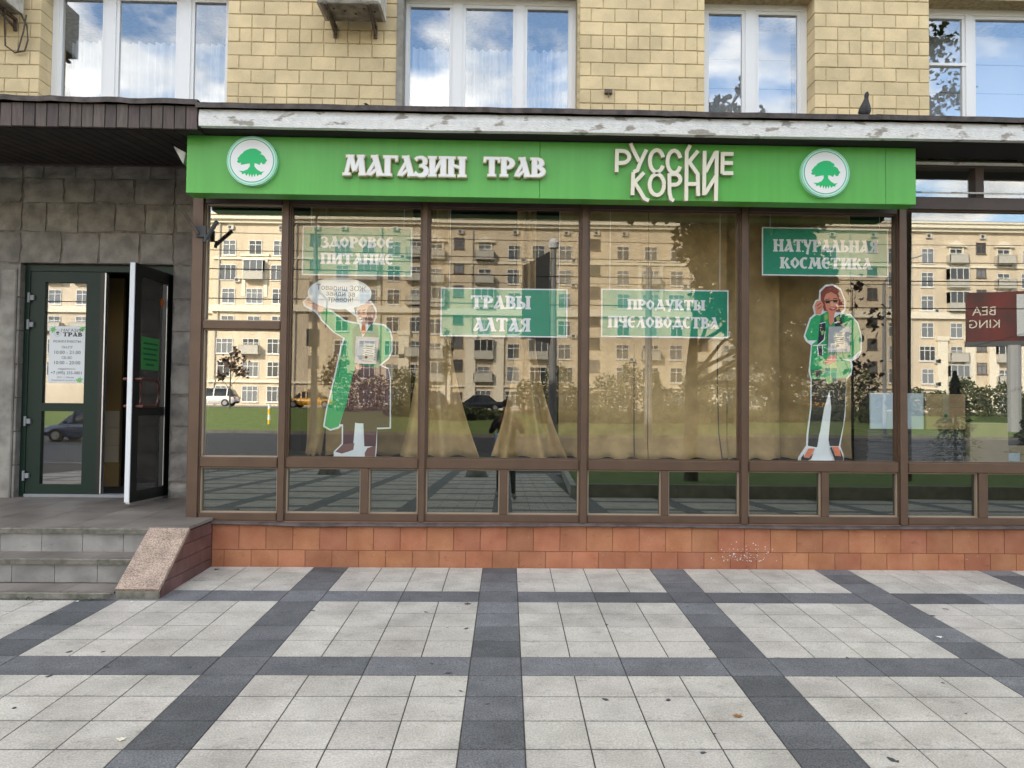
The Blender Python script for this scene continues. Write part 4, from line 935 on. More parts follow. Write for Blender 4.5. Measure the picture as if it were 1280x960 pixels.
figure(wom, wm, .30,
 [(168, 612), (232, 428), (282, 382), (264, 310), (294, 244), (330, 232), (334, 145), (396, 86), (470, 76), (556, 122), (600, 240), (600, 335), (575, 372), (655, 380), (728, 465), (764, 600), (760, 756), (726, 820), (656, 860), (668, 900), (650, 1000), (600, 1040), (584, 1420), (528, 1715), (560, 1800), (560, 1884), (96, 1884), (98, 1838), (182, 1712), (188, 1600), (228, 1330), (234, 1050), (216, 960), (244, 700), (192, 664)],
 [('trousers', 'p_black', [[(245, 1040), (600, 1000), (582, 1330), (562, 1500), (512, 1718), (420, 1718), (408, 1650), (440, 1330), (425, 1160), (370, 1330), (300, 1700), (290, 1732), (198, 1716), (205, 1600), (240, 1330)]]),
  ('support', 'p_white', [[(424, 1158), (440, 1330), (408, 1650), (420, 1750), (490, 1800), (548, 1882), (128, 1882), (232, 1808), (294, 1722), (315, 1600), (382, 1400)]]),
  ('jacket', 'p_green', [[(185, 605), (245, 435), (300, 392), (345, 400), (325, 560), (305, 652), (210, 652)], [(560, 378), (650, 395), (715, 470), (752, 600), (747, 745), (640, 840), (500, 836), (470, 520)], [(330, 400), (420, 352), (455, 480), (560, 378), (520, 560), (480, 830), (640, 860), (650, 960), (600, 1030), (245, 1045), (230, 950), (255, 690), (305, 652)]]),
  ('jacket_shade', 'p_green_dark', [[(345, 400), (375, 380), (365, 640), (305, 690), (325, 560)], [(560, 378), (585, 385), (590, 520), (545, 520)], [(232, 950), (420, 930), (415, 975), (236, 1010)]]),
  ('scarf', 'p_navy', [[(330, 480), (392, 465), (385, 640), (312, 700)], [(478, 425), (545, 378), (566, 500), (490, 510)], [(300, 720), (352, 700), (360, 800), (320, 805)], [(280, 960), (340, 940), (330, 1020), (290, 1030)]]),
  ('scarf_print', 'p_lime', [[(345, 560), (375, 548), (370, 590), (350, 600)], [(500, 420), (530, 400), (540, 440), (510, 455)], [(380, 400), (412, 380), (415, 430), (385, 450)], [(420, 900), (500, 860), (500, 940), (440, 960)], [(380, 1020), (450, 1010), (460, 1080), (400, 1090)]]),
  ('scarf_edge', 'p_white', [[(334, 478), (394, 462), (394, 470), (334, 486)], [(382, 560), (390, 560), (378, 650), (312, 704), (312, 694), (372, 640)], [(478, 470), (520, 455), (522, 462), (480, 478)], [(262, 700), (400, 690), (400, 700), (262, 710)], [(300, 700), (310, 700), (318, 810), (308, 810)], [(350, 696), (360, 696), (362, 800), (354, 800)]]),
  ('hair', 'p_hair', [[(345, 252), (345, 160), (400, 104), (470, 94), (545, 138), (584, 240), (586, 330), (545, 360), (380, 352)]]),
  ('neck', 'p_skin_red', [[(420, 365), (484, 365), (470, 470), (440, 500), (426, 470)]]),
  ('face', 'p_skin_red', [[(378, 225), (398, 182), (450, 158), (508, 188), (528, 240), (522, 312), (484, 374), (444, 386), (398, 332)]]),
  ('hand', 'p_skin_red', [[(280, 302), (303, 254), (350, 248), (372, 290), (346, 382), (296, 388)], [(368, 872), (430, 802), (502, 800), (492, 862), (402, 898)]]),
  ('features', 'p_black', [[(378, 248), (525, 236), (525, 243), (378, 256)], [(388, 256), (440, 250), (436, 274), (396, 276)], [(468, 246), (516, 240), (512, 264), (474, 266)], [(392, 236), (436, 226), (436, 232), (392, 243)], [(470, 224), (514, 220), (514, 226), (470, 231)], [(300, 300), (344, 270), (346, 276), (303, 306)], [(310, 330), (350, 305), (351, 310), (312, 336)]]),
  ('nose', 'p_skin', [[(448, 262), (462, 262), (472, 302), (442, 306)]]),
  ('lips', 'p_red', [[(422, 328), (455, 322), (512, 314), (482, 344), (446, 348)]]), ('teeth', 'p_white', [[(440, 330), (495, 322), (470, 334)]]),
  ('foot', 'p_coral', [[(150, 1828), (200, 1742), (262, 1742), (216, 1832)], [(438, 1722), (502, 1722), (538, 1812), (478, 1822)]]),
  ('shoe', 'p_black', [[(122, 1838), (150, 1800), (152, 1835), (205, 1838), (250, 1790), (222, 1850), (150, 1878), (124, 1870)], [(418, 1735), (432, 1722), (470, 1815), (530, 1818), (518, 1745), (550, 1832), (550, 1876), (470, 1872)]])])
certificate('certificate in a grey sleeve held by the cardboard woman', wm, .272, [(412, 512), (640, 512), (622, 766), (402, 772)], [(470, 572), (585, 575), (585, 735), (462, 740)])
tag(MB().cbox(2.80, 3.62, .24, .29, .937, .948, .002).build('base_strip', 'poster_white'), 'thin white strip lying at the feet of the cardboard woman', 'strip')
for x, lb in ((-1.80, 'small white clip on the sill beside the cardboard man, nearest the first mullion'), (-.93, 'small white clip on the sill between cardboard man and second mullion'), (-.215, 'small white clip on the sill in the gap between burlap curtains')):
    tag(MB().cbox(x - .03, x + .05, .20, .225, .937, .955, .002).build('sill_clip', 'white'), lb, 'clip')
# goods in the right hand bays
def carton(label, a, b, y0, y1, z0, z1, mt, name='carton', flap=True, stick=None):
    t = thing(name, label, 'box', ((a + b) / 2, y0, z0))
    MB().cbox(a, b, y0, y1, z0, z1, .004).build('body', mt, t)
    if flap: MB().box((a + b) / 2 - .03, (a + b) / 2 + .03, y0 - .0015, y0 - .0003, z0 + (z1 - z0) * .4, z1 - .005).build('tape', 'cardboard_pale', t)
    MB().box(a + .003, b - .003, y0 - .001, y0 - .0002, z0 + (z1 - z0) * .62, z0 + (z1 - z0) * .625).build('crease', 'steel_dark', t)
    if stick: MB().box(a + .02, a + .13, y0 - .002, y0 - .0002, z0 + .02, z0 + .10).build('sticker', stick, t)
    return t
wb = thing('white_panel', 'pale white panel leaning beside the brown carton behind the fifth mullion', 'panel', (3.9, .45, 1.26)); MB().cbox(3.50, 4.02, .44, .46, 1.258, 1.605, .003).build('board', 'board_blue', wb)
c1 = carton('brown carton with a small dark logo on top of the grey stacked sheets', 4.045, 4.43, .44, .80, 1.258, 1.60, 'cardboard')
MB().poly(circle(4.235, 1.39, .018, 16), .4382, .4395).build('logo', 'p_green_dark', c1); m = MB()
for k in range(3): m.box(4.17, 4.30, .4384, .4394, 1.355 - k * .014, 1.362 - k * .014)
m.build('printed_lines', 'ink_grey', c1)
stk = thing('sheet_stack', 'stack of thin dark grey sheets under the brown carton', 'stack', (4.0, .5, .94))
r4 = random.Random(3)
for k in range(16): q = r4.uniform(-.012, .012); MB().box(3.48 + q, 4.42 + q, .46 + r4.uniform(-.008, .008), .95, .937 + k * .02, .9545 + k * .02).build('sheet', 'slate', stk)
carton('pale carton with silver tape standing on the sill beside the grey stack', 4.46, 4.835, .42, .75, .937, 1.325, 'cardboard_pale')
carton('low pale carton with a white and blue sticker at the edge of the window', 4.84, 5.3, .46, .75, .937, 1.10, 'cardboard_pale', flap=False, stick='board_blue')

# ================================================================== ON THE UPPER WALL AND CANOPY
def ac_unit(label, x0, x1, z, y0=.62, y1=1.02):
    t = thing('air_conditioner', label, 'air conditioner', ((x0 + x1) / 2, 1.1, z), group='air conditioners on the brick wall')
    MB().cbox(x0, x1, y0, y1, z, z + .52, .02).build('case', 'ac_white', t); MB().box(x0 + .03, x1 - .03, y0 + .03, y1 - .02, z - .006, z - .001).build('base_plate', 'ac_under', t)
    for x in (x0 + .09, x1 - .12):
        m = MB(); m.box(x - .016, x + .016, y0 - .02, 1.09, z - .035, z - .008); m.tube([(x, y0 + .08, z - .03), (x, 1.08, z - .11)], .014, 6); m.box(x - .018, x + .018, 1.075, 1.097, z - .14, z - .008); m.build('bracket', 'iron', t)
    for k in range(5): MB().tube([(x0 + .15 + k * .1, y0 + .12 + .05 * (k % 3), z - .002), (x0 + .15 + k * .1, y0 + .12 + .05 * (k % 3), z - .012)], .012, 8).build('drain_hole', 'steel_dark', t)
ac_unit('air conditioner on rusty brackets between the first two windows', -1.93, -1.30, 5.42)
ac2 = ac_unit('air conditioner with a hanging cable loop at the left edge of the brick wall', -5.75, -5.02, 5.42)
m = MB(); m.tube([(-5.1, .85, 5.40), (-5.16, .95, 5.25), (-5.2, 1.03, 5.1), (-5.12, 1.06, 5.04), (-5.02, 1.06, 5.06), (-4.985, 1.05, 5.17), (-5.0, 1.05, 5.32), (-5.04, 1.0, 5.43)], .009, 6); m.tube([(-5.08, 1.04, 5.04), (-5.02, 1.03, 5.25), (-4.99, 1.02, 5.42)], .008, 6)
tag(m.build('cable_loop', 'cable'), 'loop of grey cable dangling below the air conditioner at the picture edge', 'cable')
o = thing('wall_socket', 'small rusty metal box on the brick wall near the canopy', 'box', (1.03, 1.08, 4.62)); MB().cbox(.99, 1.07, 1.06, 1.10, 4.74, 4.785, .004).build('body', 'iron', o); MB().tube([(1.03, 1.07, 4.74), (1.03, 1.07, 4.70)], .008, 6).build('stub', 'iron', o)
# pigeon
pg = thing('pigeon', 'dark pigeon perched on the edge of the canopy', 'pigeon', (3.066, -.42, 3.945))
prof = [(0, .01, .0, .010), (.0, .016, .03, .042), (0, .022, .065, .060), (0, .016, .10, .054), (0, .004, .135, .038), (0, -.008, .162, .025), (0, -.014, .182, .0195), (0, -.017, .197, .0215), (0, -.020, .213, .022), (0, -.019, .228, .016), (0, -.017, .236, .005)]
m = MB(); vs = []; fs = []; sgm = 12
for (cx, cy, cz_, rr) in prof:
    for k in range(sgm): a = 2 * math.pi * k / sgm; vs.append((3.066 + cx + rr * .86 * math.cos(a), -.42 + cy + rr * math.sin(a), 3.955 + cz_ * .92))
for j in range(len(prof) - 1):
    for k in range(sgm): q = (k + 1) % sgm; fs.append((j * sgm + k, j * sgm + q, (j + 1) * sgm + q, (j + 1) * sgm + k))
fs.append(tuple((len(prof) - 1) * sgm + k for k in range(sgm))); m.add(vs, fs)
m.tube([(3.066, -.38, 4.0), (3.066, -.33, 3.965), (3.066, -.28, 3.94)], [.04, .03, .018], 8); m.tube([(3.066, -.455, 4.163), (3.063, -.475, 4.158)], [.008, .002], 6)
m.build('body', 'pigeon', pg, smooth=True)
for s in (-1, 1): MB().tube([(3.066 + s * .016, -.42, 3.975), (3.066 + s * .018, -.43, 3.945)], .005, 5).build('leg', 'p_coral', pg)
# litter lying on the canopy edge
def clump(label, x, y, z, r, mt, n=26, flat=.35):
    m = MB()
    for k in range(n):
        a = rnd.uniform(0, 6.28); q = r * math.sqrt(rnd.random()); c = Vector((x + q * math.cos(a) * 1.6, y + q * math.sin(a) * .5, z + rnd.random() * (r - q) * flat * 2)); s = r * rnd.uniform(.12, .3)
        e = Euler((rnd.uniform(-.7, .7), rnd.uniform(-.7, .7), rnd.uniform(0, 6))).to_matrix(); m.add([c + e @ Vector(p) for p in ((-s, 0, 0), (0, -s * .5, s * .1), (s, 0, 0), (0, s * .5, s * .15))], [(0, 1, 2, 3)])
    return tag(m.build('debris_clump', mt), label, 'debris')
clump('tuft of rotten leaves on the canopy edge below the first air conditioner', -1.24, -.45, 3.945, .075, 'iron'); clump('black scrap of roofing on the canopy edge below the second window', -.82, -.42, 3.945, .06, 'steel_dark', 30, .6); clump('scrap of rusty sheet on the canopy edge left of the third window', 1.75, -.42, 3.945, .07, 'iron', 24, .4); clump('small dark scrap on the canopy edge left of the pigeon', 2.66, -.45, 3.945, .05, 'steel_dark', 20, .4); clump('sprout of green moss on the wooden canopy edge', -3.85, -.35, 3.975, .05, 'moss', 20, .8)
# fallen leaves and scraps on the paving
def leaf_pts(s): return [(0, -.5 * s), (.14 * s, -.2 * s), (.42 * s, -.24 * s), (.26 * s, .04 * s), (.5 * s, .3 * s), (.2 * s, .24 * s), (0, .55 * s), (-.2 * s, .24 * s), (-.5 * s, .3 * s), (-.26 * s, .04 * s), (-.42 * s, -.24 * s), (-.14 * s, -.2 * s)]
def fallen(label, x, y, s, mt='dry_leaf'):
    m = MB(); a = rnd.uniform(0, 6); pts = leaf_pts(s); z = S * y + .004
    vs = [(x + px * math.cos(a) - py * math.sin(a), y + px * math.sin(a) + py * math.cos(a), z + .25 * s * (abs(px) / s) ** 2 + .02 * s * (i % 3)) for i, (px, py) in enumerate(pts)] + [(x, y, z + .02 * s)]
    m.add(vs, [(i, (i + 1) % 12, 12) for i in range(12)]); return tag(m.build('fallen_leaf', mt), label, 'leaf')
fallen('brown curled fallen leaf on a light slab near the centre stripe', -.28, -1.15, .06, 'iron'); fallen('yellow fallen leaf on the light paving at lower right', 1.16, -3.10, .055); fallen('pale fallen leaf at the edge of the dark stripe at lower left', -1.74, -3.36, .05, 'p_cream')
fallen('green fallen leaf in the corner beside the granite cheek', -2.50, -.13, .06, 'moss')
fallen('small scrap of white paper on the dark stripe at far right', 2.86, -1.88, .05, 'white')
for k, x in enumerate((-3.15, -3.3, -3.42, -3.75, -2.75)): fallen(['scrap of pale litter under the bottom step, closest to the cheek', 'second scrap of litter under the bottom step', 'third scrap of litter under the bottom step', 'brown scrap of litter below the bottom step, farthest from the cheek', 'tiny white scrap at the foot of the granite cheek'][k], x, -1.13 - .02 * (k % 2), .035, 'white' if k in (0, 4) else 'p_cream')
# gum spots trodden flat on the paving
r5 = random.Random(21); gm = []
for q in range(5):
    m = MB(); n = 10; vs = [((.012 + r5.uniform(-.004, .004)) * math.cos(2 * math.pi * k / n) * 1.3, (.010 + r5.uniform(-.003, .003)) * math.sin(2 * math.pi * k / n), .0) for k in range(n)]; m.add(vs + [(0, 0, .0012)], [(k, (k + 1) % n, n) for k in range(n)]); gm.append(m.mesh('gum_spot', 'steel_dark'))
for k in range(46):
    y = -r5.uniform(.4, 3.7); x = r5.uniform(-1, 1) * (y + 7) * .62
    if x < -2.5 and y > -1.2: continue
    inst('gum_spot', r5.choice(gm), pav, (x, y, S * y + .0016), (SLOPE, 0, r5.uniform(0, 6)), (r5.uniform(.6, 1.5),) * 3)
# moss along the foot of the bottom step
m = MB()
for k in range(90):
    x = -2.95 - 2.2 * r5.random() ** .8; s = r5.uniform(.006, .02); e = Euler((r5.uniform(-1, 1), r5.uniform(-1, 1), r5.uniform(0, 6))).to_matrix(); c = Vector((x, -1.10 + r5.uniform(-.012, .01), -.03 + r5.random() * .012)); m.add([c + e @ Vector(p) for p in ((-s, 0, 0), (0, -s * .4, 0), (s, 0, 0), (0, s * .4, .0))], [(0, 1, 2, 3)])
tag(m.build('moss', 'moss'), 'moss and weeds along the foot of the bottom step', 'moss', kind='stuff')

# ================================================================== THE PHOTOGRAPHER (seen mirrored in the glass)
per = thing('person', 'person in black jacket and dark trousers photographing, mirrored in the shop glass', 'person', (0, -7.42, S * -7.42))
gz = S * -7.42
J = dict(pel=(0, -7.46, .98), sp=(0, -7.46, 1.22), ch=(0, -7.45, 1.42), nk=(0, -7.43, 1.55), hd0=(0, -7.41, 1.63), hd=(0, -7.41, 1.74), hl=(-.10, -7.46, .94), kl=(-.12, -7.42, .52), al=(-.13, -7.46, .09), tl=(-.15, -7.30, .04), hr=(.10, -7.46, .94), kr=(.12, -7.43, .52), ar=(.14, -7.46, .09), tr=(.17, -7.30, .04),
         sl=(-.20, -7.45, 1.46), el=(-.30, -7.32, 1.24), wl=(-.09, -7.12, 1.52), sr=(.20, -7.45, 1.46), er=(.30, -7.32, 1.24), wr=(.09, -7.12, 1.52))
RAD = dict(pel=.15, sp=.135, ch=.15, nk=.06, hd0=.075, hd=.098, hl=.095, kl=.062, al=.042, tl=.04, hr=.095, kr=.062, ar=.042, tr=.04, sl=.075, el=.05, wl=.032, sr=.075, er=.05, wr=.032)
for sd, sx in (('l', -1), ('r', 1)):
    for f in range(5):
        J[f'f{sd}{f}a'] = (sx * (.085 - .004 * f), -7.09, 1.60 - .022 * f) if f < 4 else (sx * .075, -7.10, 1.55); J[f'f{sd}{f}b'] = (sx * (.05 - .003 * f), -7.065, 1.61 - .022 * f) if f < 4 else (sx * .055, -7.115, 1.575)
        RAD[f'f{sd}{f}a'] = .011; RAD[f'f{sd}{f}b'] = .008
    J['p' + sd] = (sx * .095, -7.11, 1.57); RAD['p' + sd] = .026
ED = [('pel', 'sp'), ('sp', 'ch'), ('ch', 'nk'), ('nk', 'hd0'), ('hd0', 'hd'), ('pel', 'hl'), ('hl', 'kl'), ('kl', 'al'), ('al', 'tl'), ('pel', 'hr'), ('hr', 'kr'), ('kr', 'ar'), ('ar', 'tr'), ('ch', 'sl'), ('sl', 'el'), ('el', 'wl'), ('ch', 'sr'), ('sr', 'er'), ('er', 'wr'), ('wl', 'pl'), ('wr', 'pr')]
for sd in 'lr':
    for f in range(5): ED += [('p' + sd, f'f{sd}{f}a'), (f'f{sd}{f}a', f'f{sd}{f}b')]
ks = list(J); me = bpy.data.meshes.new('skeleton'); me.from_pydata([(Vector(J[k]) + Vector((0, 0, gz)) - ORG[per]) for k in ks], [(ks.index(a), ks.index(b)) for a, b in ED], [])
o = bpy.data.objects.new('body', me); COL.objects.link(o); sk = o.modifiers.new('skin', 'SKIN')
for i, k in enumerate(ks): sv = me.skin_vertices[0].data[i]; sv.radius = (RAD[k], RAD[k]); sv.use_root = (k == 'pel')
o.modifiers.new('sub', 'SUBSURF').levels = 1; bpy.context.view_layer.update()
me2 = bpy.data.meshes.new_from_object(o.evaluated_get(bpy.context.evaluated_depsgraph_get())); bpy.data.objects.remove(o)
for k in ('cloth_black', 'cloth_grey', 'skin', 'concrete'): me2.materials.append(MATS[k])
for p in me2.polygons:
    c = p.center; z = c.z; yw = c.y + ORG[per].y
    p.material_index = 2 if (z > 1.55 and yw < -7.2) or (yw > -7.14 and z > 1.3) else 3 if z < .12 else 1 if z < .95 else 0
    p.use_smooth = True
body = bpy.data.objects.new('body', me2); COL.objects.link(body); body.parent = per; ORG[body] = ORG[per]
m = MB(); n = 14; vs = []; fs = []
for j in range(7):
    f = j / 6 * math.pi * .62
    for k in range(n): a = 2 * math.pi * k / n; vs.append((.108 * math.sin(f) * math.cos(a), -7.425 + .118 * math.sin(f) * math.sin(a) - .012, gz + 1.765 + .105 * math.cos(f)))
for j in range(6):
    for k in range(n): q = (k + 1) % n; fs.append((j * n + k, j * n + q, (j + 1) * n + q, (j + 1) * n + k))
m.add(vs, fs).build('hair', 'hair_dark', per, smooth=True)
ph = thing('phone', 'dark phone held up in the photographer\'s hands', 'phone', (0, -7.06, gz + 1.6)); MB().cbox(-.078, .078, -7.075, -7.066, gz + 1.535, gz + 1.625, .002).build('body', 'paint_black', ph)
# ================================================================== ACROSS THE STREET (seen mirrored in the glass)
FB = -101.0; fbz = 1.5
far = thing('residential_block', 'long beige eight storey residential block with balconies across the street', 'building', (15, FB, fbz))
m = MB(); m.box(-41, 120, FB - 14, FB, fbz - 2, 27.6); m.box(-130, -41, FB - 14, FB - 2.6, fbz - 2, 27.6); fwall = m.build('wall', 'far_wall', far)
m = MB()
for (a, b, yf) in ((-41.6, 120, FB), (-130, -41.6, FB - 2.6)):
    m.box(a, b, yf, yf + .5, 27.0, 27.45); m.box(a, b, yf, yf + .9, 27.45, 28.0); m.box(a, b, yf, yf + 1.1, 28.0, 28.25)
m.build('cornice', 'far_trim', far)
m = MB()
for (a, b, yf) in ((-41.6, 120, FB), (-130, -41.6, FB - 2.6)): m.add([(a, yf + 1, 28.26), (b, yf + 1, 28.26), (b, yf - 7, 30.4), (a, yf - 7, 30.4)], [(0, 1, 2, 3)])
m.build('roof', 'far_roof', far)
m = MB(); m.box(-41.1, 120, FB, FB + .45, 14.7, 15.6); m.box(-41.1, 120, FB, FB + .22, 21.95, 22.25); m.box(-130, -41.1, FB - 2.6, FB - 2.2, 14.7, 15.6); m.box(-41.1, 120, FB, FB + .3, 4.75, 5.0)
m.build('belt_course', 'far_trim', far)
def win_mesh(wd, ht, fr, gl, rows=1, cols=2, name='window'):
    m = MB(); a, h = wd / 2, ht / 2; f = .09
    m.box(-a, a, -.02, .03, -h, h, 1)
    m.box(-a, -a + f, .0301, .10, -h, h); m.box(a - f, a, .0301, .10, -h, h); m.box(-a + f, a - f, .0301, .10, h - f, h); m.box(-a + f, a - f, .0301, .10, -h, -h + f)
    for k in range(1, cols): x = -a + wd * k / cols; m.box(x - f / 2, x + f / 2, .0301, .095, -h + f, h - f)
    m.box(-a + f, a - f, .0301, .09, h * .35, h * .35 + f)
    m.box(-a - .08, a + .08, .0, .16, -h - .12, -h - .01)
    return m.mesh(name, [fr, gl])
WA = win_mesh(1.8, 2.1, 'far_frame', 'far_glass'); WS = win_mesh(1.4, 1.6, 'far_stair', 'far_glass'); WB = win_mesh(2.3, 2.1, 'far_frame', 'far_glass', cols=3); WG = win_mesh(2.2, 2.2, 'far_frame', 'far_glass', cols=3)
bal = MB(); bal.box(-1.35, 1.35, 0, 1.0, -1.15, -1.0); bal.box(-1.35, -1.27, 0, 1.0, -1.0, .05); bal.box(1.27, 1.35, 0, 1.0, -1.0, .05); bal.box(-1.35, 1.35, .93, 1.0, -1.0, .05); bal.box(-1.4, 1.4, .90, 1.04, .05, .12)
for x in (-1.0, 1.0): bal.add([(x - .1, 0, -1.15), (x + .1, 0, -1.15), (x + .1, .8, -1.15), (x - .1, .8, -1.15), (x - .1, 0, -1.6), (x + .1, 0, -1.6)], [(3, 2, 5, 4), (0, 3, 4), (1, 5, 2)])
BAL = bal.mesh('balcony', 'far_balcony')
gb = MB(); gb.box(-1.35, 1.35, 0, 1.0, -1.15, .0); gb.box(-1.35, 1.35, .0, .96, .0, 1.5, 2)
for x in (-1.35, -.45, .45, 1.27): gb.box(x, x + .08, 0, 1.0, .0, 1.5, 1)
gb.box(-1.4, 1.4, 0, 1.05, 1.5, 1.62, 1); GBAL = gb.mesh('glazed_balcony', ['far_balcony', 'far_frame', 'far_glass'])
ped = MB(); ped.poly([(-1.3, 0), (1.3, 0), (0, .75)], 0, .3); ped.box(-1.4, 1.4, 0, .45, -.18, -.001); ped.box(-1.05, -.85, 0, .2, -2.2, -.18); ped.box(.85, 1.05, 0, .2, -2.2, -.18); PED = ped.mesh('pediment', 'far_trim')
srd = MB(); srd.box(-1.75, -1.25, 0, .12, -3.4, 2.2); srd.box(1.25, 1.75, 0, .12, -3.4, 2.2); srd.box(-2.0, 2.0, 0, .35, 2.2, 2.5); SRD = srd.mesh('window_surround', 'far_trim')
acm = MB(); acm.box(-.4, .4, .0, .35, -.28, .28); acm.box(-.3, .1, .351, .36, -.2, .2, 1); ACM = acm.mesh('air_conditioner', ['far_ac', 'steel_dark'])
pil = MB(); pil.box(-.7, .7, 0, .35, fbz, 11.6); pil.box(-.85, .85, 0, .5, 11.6, 12.2); PIL = pil.mesh('pilaster', 'far_trim')
PIPE = MB().tube([(0, .18, fbz), (0, .18, 27.4)], .09, 6).mesh('downpipe', 'far_balcony')
ROWZ = [23.6, 20.2, 16.9, 13.1, 9.8, 6.6]
COLS = [(-38.9, 'A'), (-35.3, 'B'), (-31.9, 'A'), (-26.75, 'S'), (-23, 'A'), (-19.4, 'B'), (-15.85, 'A'), (-12.75, 'P'), (-10.1, 'P'), (-6.9, 'S'), (-3.3, 'P'), (.8, 'A'), (4.2, 'B'), (7.9, 'A'), (12.25, 'S'), (16.2, 'A'), (20.1, 'B'), (23.7, 'A'), (27.5, 'S'), (31.2, 'P'), (34.4, 'P'), (38, 'A'), (41.6, 'B'), (45.2, 'A'), (51.1, 'S'), (54.3, 'A'), (58.8, 'A'), (62.9, 'P'), (66.5, 'S'), (69.7, 'P'), (73.4, 'A'), (77, 'B'), (80.6, 'A'), (85, 'S')]
r6 = random.Random(12)
def put(name, me, x, z, y=FB): o = inst(name, me, fwall, (x, y, z)); return o
for x, k in COLS:
    for r_, z in enumerate(ROWZ):
        if k == 'S': put('window', WS, x, z + 1.2); continue
        if k == 'A':
            put('window', WB if r6.random() < .18 else WA, x + r6.uniform(-.08, .08), z)
            if r6.random() < .38: put('air_conditioner', ACM, x + 1.3, z - 1.1)
        elif k == 'B':
            put('window', WA if r_ in (0, 3) else WB, x, z)
            if r_ in (1, 4): put('balcony', GBAL if r6.random() < .5 else BAL, x, z)
            if r_ == 1: put('window_surround', SRD, x, z)
        else:
            put('window', WA, x, z)
            if r_ != 3: put('balcony', BAL if r6.random() < .6 or r_ == 0 else GBAL, x, z)
            if r_ == 0: put('pediment', PED, x, z + 1.5)
    put('window', WG if k != 'S' else WS, x, 3.2)
    put('attic_vent', ACM, x + .2, 26.4) if k in 'AS' else None
for x in (-40.2, -29.3, -17.6, -5.0, 10.1, 25.6, 47.9, 56.5, 74.9): put('downpipe', PIPE, x, 0)
for x in (-14.3, -8.5, -5.1, -1.2, 29.4, 36.2, 60.8, 64.7, 68.1, 71.6): put('pilaster', PIL, x, 0)
for x in [-45.5 - 3.9 * i for i in range(9)]:
    for z in ROWZ: inst('window', WA, fwall, (x, FB - 2.6, z))
    if int(x) % 2: 
        for z in ROWZ[1:5:2]: inst('balcony', BAL, fwall, (x, FB - 2.6, z))
# ------------------------------------------------------------------ trees
def leafmesh(mb, c, s, e, kind=0):
    if kind == 0: pts = [(0, -.5), (.42, -.2), (.5, .3), (.12, .22), (0, .6), (-.12, .22), (-.5, .3), (-.42, -.2)]
    else: pts = [(0, -.5), (.26, 0), (0, .6), (-.26, 0)]
    mb.add([c + e @ Vector((x * s, y * s, 0)) for x, y in pts], [tuple(range(len(pts)))])
def tree(label, base, trunk_h, trunk_r, clumps, nleaf, ls, mt, kind=0, lean=(0, 0), seed=1, group=None, cat='tree', name='tree', fill=.6):
    r = random.Random(seed); t = thing(name, label, cat, base, group=group); b = Vector(base)
    top = b + Vector((lean[0], lean[1], trunk_h)); m = MB()
    m.tube([b - Vector((0, 0, .3)), b + Vector((lean[0] * .1, lean[1] * .1, trunk_h * .3)), b + Vector((lean[0] * .5, lean[1] * .5, trunk_h * .7)), top], [trunk_r * 1.25, trunk_r, trunk_r * .8, trunk_r * .35], 10)
    for (c, rr) in clumps:
        c = b + Vector(c); f = min(.95, max(.3, (c.z - b.z - .8) / trunk_h)); s = b + Vector((lean[0] * f, lean[1] * f, trunk_h * f * .85)); mid = (s + c) / 2 + Vector((r.uniform(-.2, .2), r.uniform(-.2, .2), .15)); m.tube([s, mid, c], [trunk_r * .42, trunk_r * .25, trunk_r * .08], 6)
        for k in range(3): d = Vector((r.gauss(0, 1), r.gauss(0, 1), r.gauss(0, 1))).normalized(); m.tube([mid.lerp(c, .5), c + Vector((d.x * rr[0], d.y * rr[1], d.z * rr[2])) * .8], [trunk_r * .12, trunk_r * .03], 5)
    m.build('trunk', 'bark', t, smooth=True)
    m = MB(); tot = sum(q[1][0] * q[1][1] * q[1][2] for q in clumps) ** 1
    for (c, rr) in clumps:
        n = int(nleaf * rr[0] * rr[1] * rr[2] / tot)
        for k in range(n):
            d = Vector((r.gauss(0, 1), r.gauss(0, 1), r.gauss(0, 1))).normalized() * (r.random() ** fill)
            q = b + Vector(c) + Vector((d.x * rr[0], d.y * rr[1], d.z * rr[2])); leafmesh(m, q, ls * r.uniform(.6, 1.25), Euler((r.uniform(-1.2, 1.2), r.uniform(-1.2, 1.2), r.uniform(0, 6.28))).to_matrix(), kind)
    m.build('crown', mt, t); return t
bz = lambda y: S * y + .2
tree('tall leafy tree in the raised lawn, mirrored across the fourth mullion', (4.05, -10, bz(-10)), 8.5, .13, [((.9, .2, 4.2), (.95, 1, .9)), ((1.7, -.2, 3.6), (.95, .9, .8)), ((2.4, .1, 4.4), (.8, .9, .9)), ((.6, 0, 5.4), (1.0, 1, .9)), ((1.6, .2, 5.0), (1.1, 1.1, .9)), ((1.2, 0, 6.6), (1.1, 1.1, .9)), ((.5, -.2, 7.8), (1, 1, .9)), ((1.3, .2, 8.6), (.9, .9, .9)), ((.3, .1, 9.4), (.7, .7, .8)), ((2.4, 0, 5.9), (.7, .8, .7)), ((-.3, .3, 6.5), (.5, .7, .6)), ((2.2, 0, 9.1), (.32, .35, .4)), ((2.0, 0, 10.0), (.22, .3, .5)), ((2.3, 0, 2.9), (.75, .8, .65)), ((1.5, .1, 2.9), (.6, .7, .55)), ((2.9, 0, 3.7), (.5, .7, .7)), ((2.0, 0, 2.0), (.5, .6, .55))], 12500, .17, 'leaf_dark', lean=(.5, 0), seed=4)
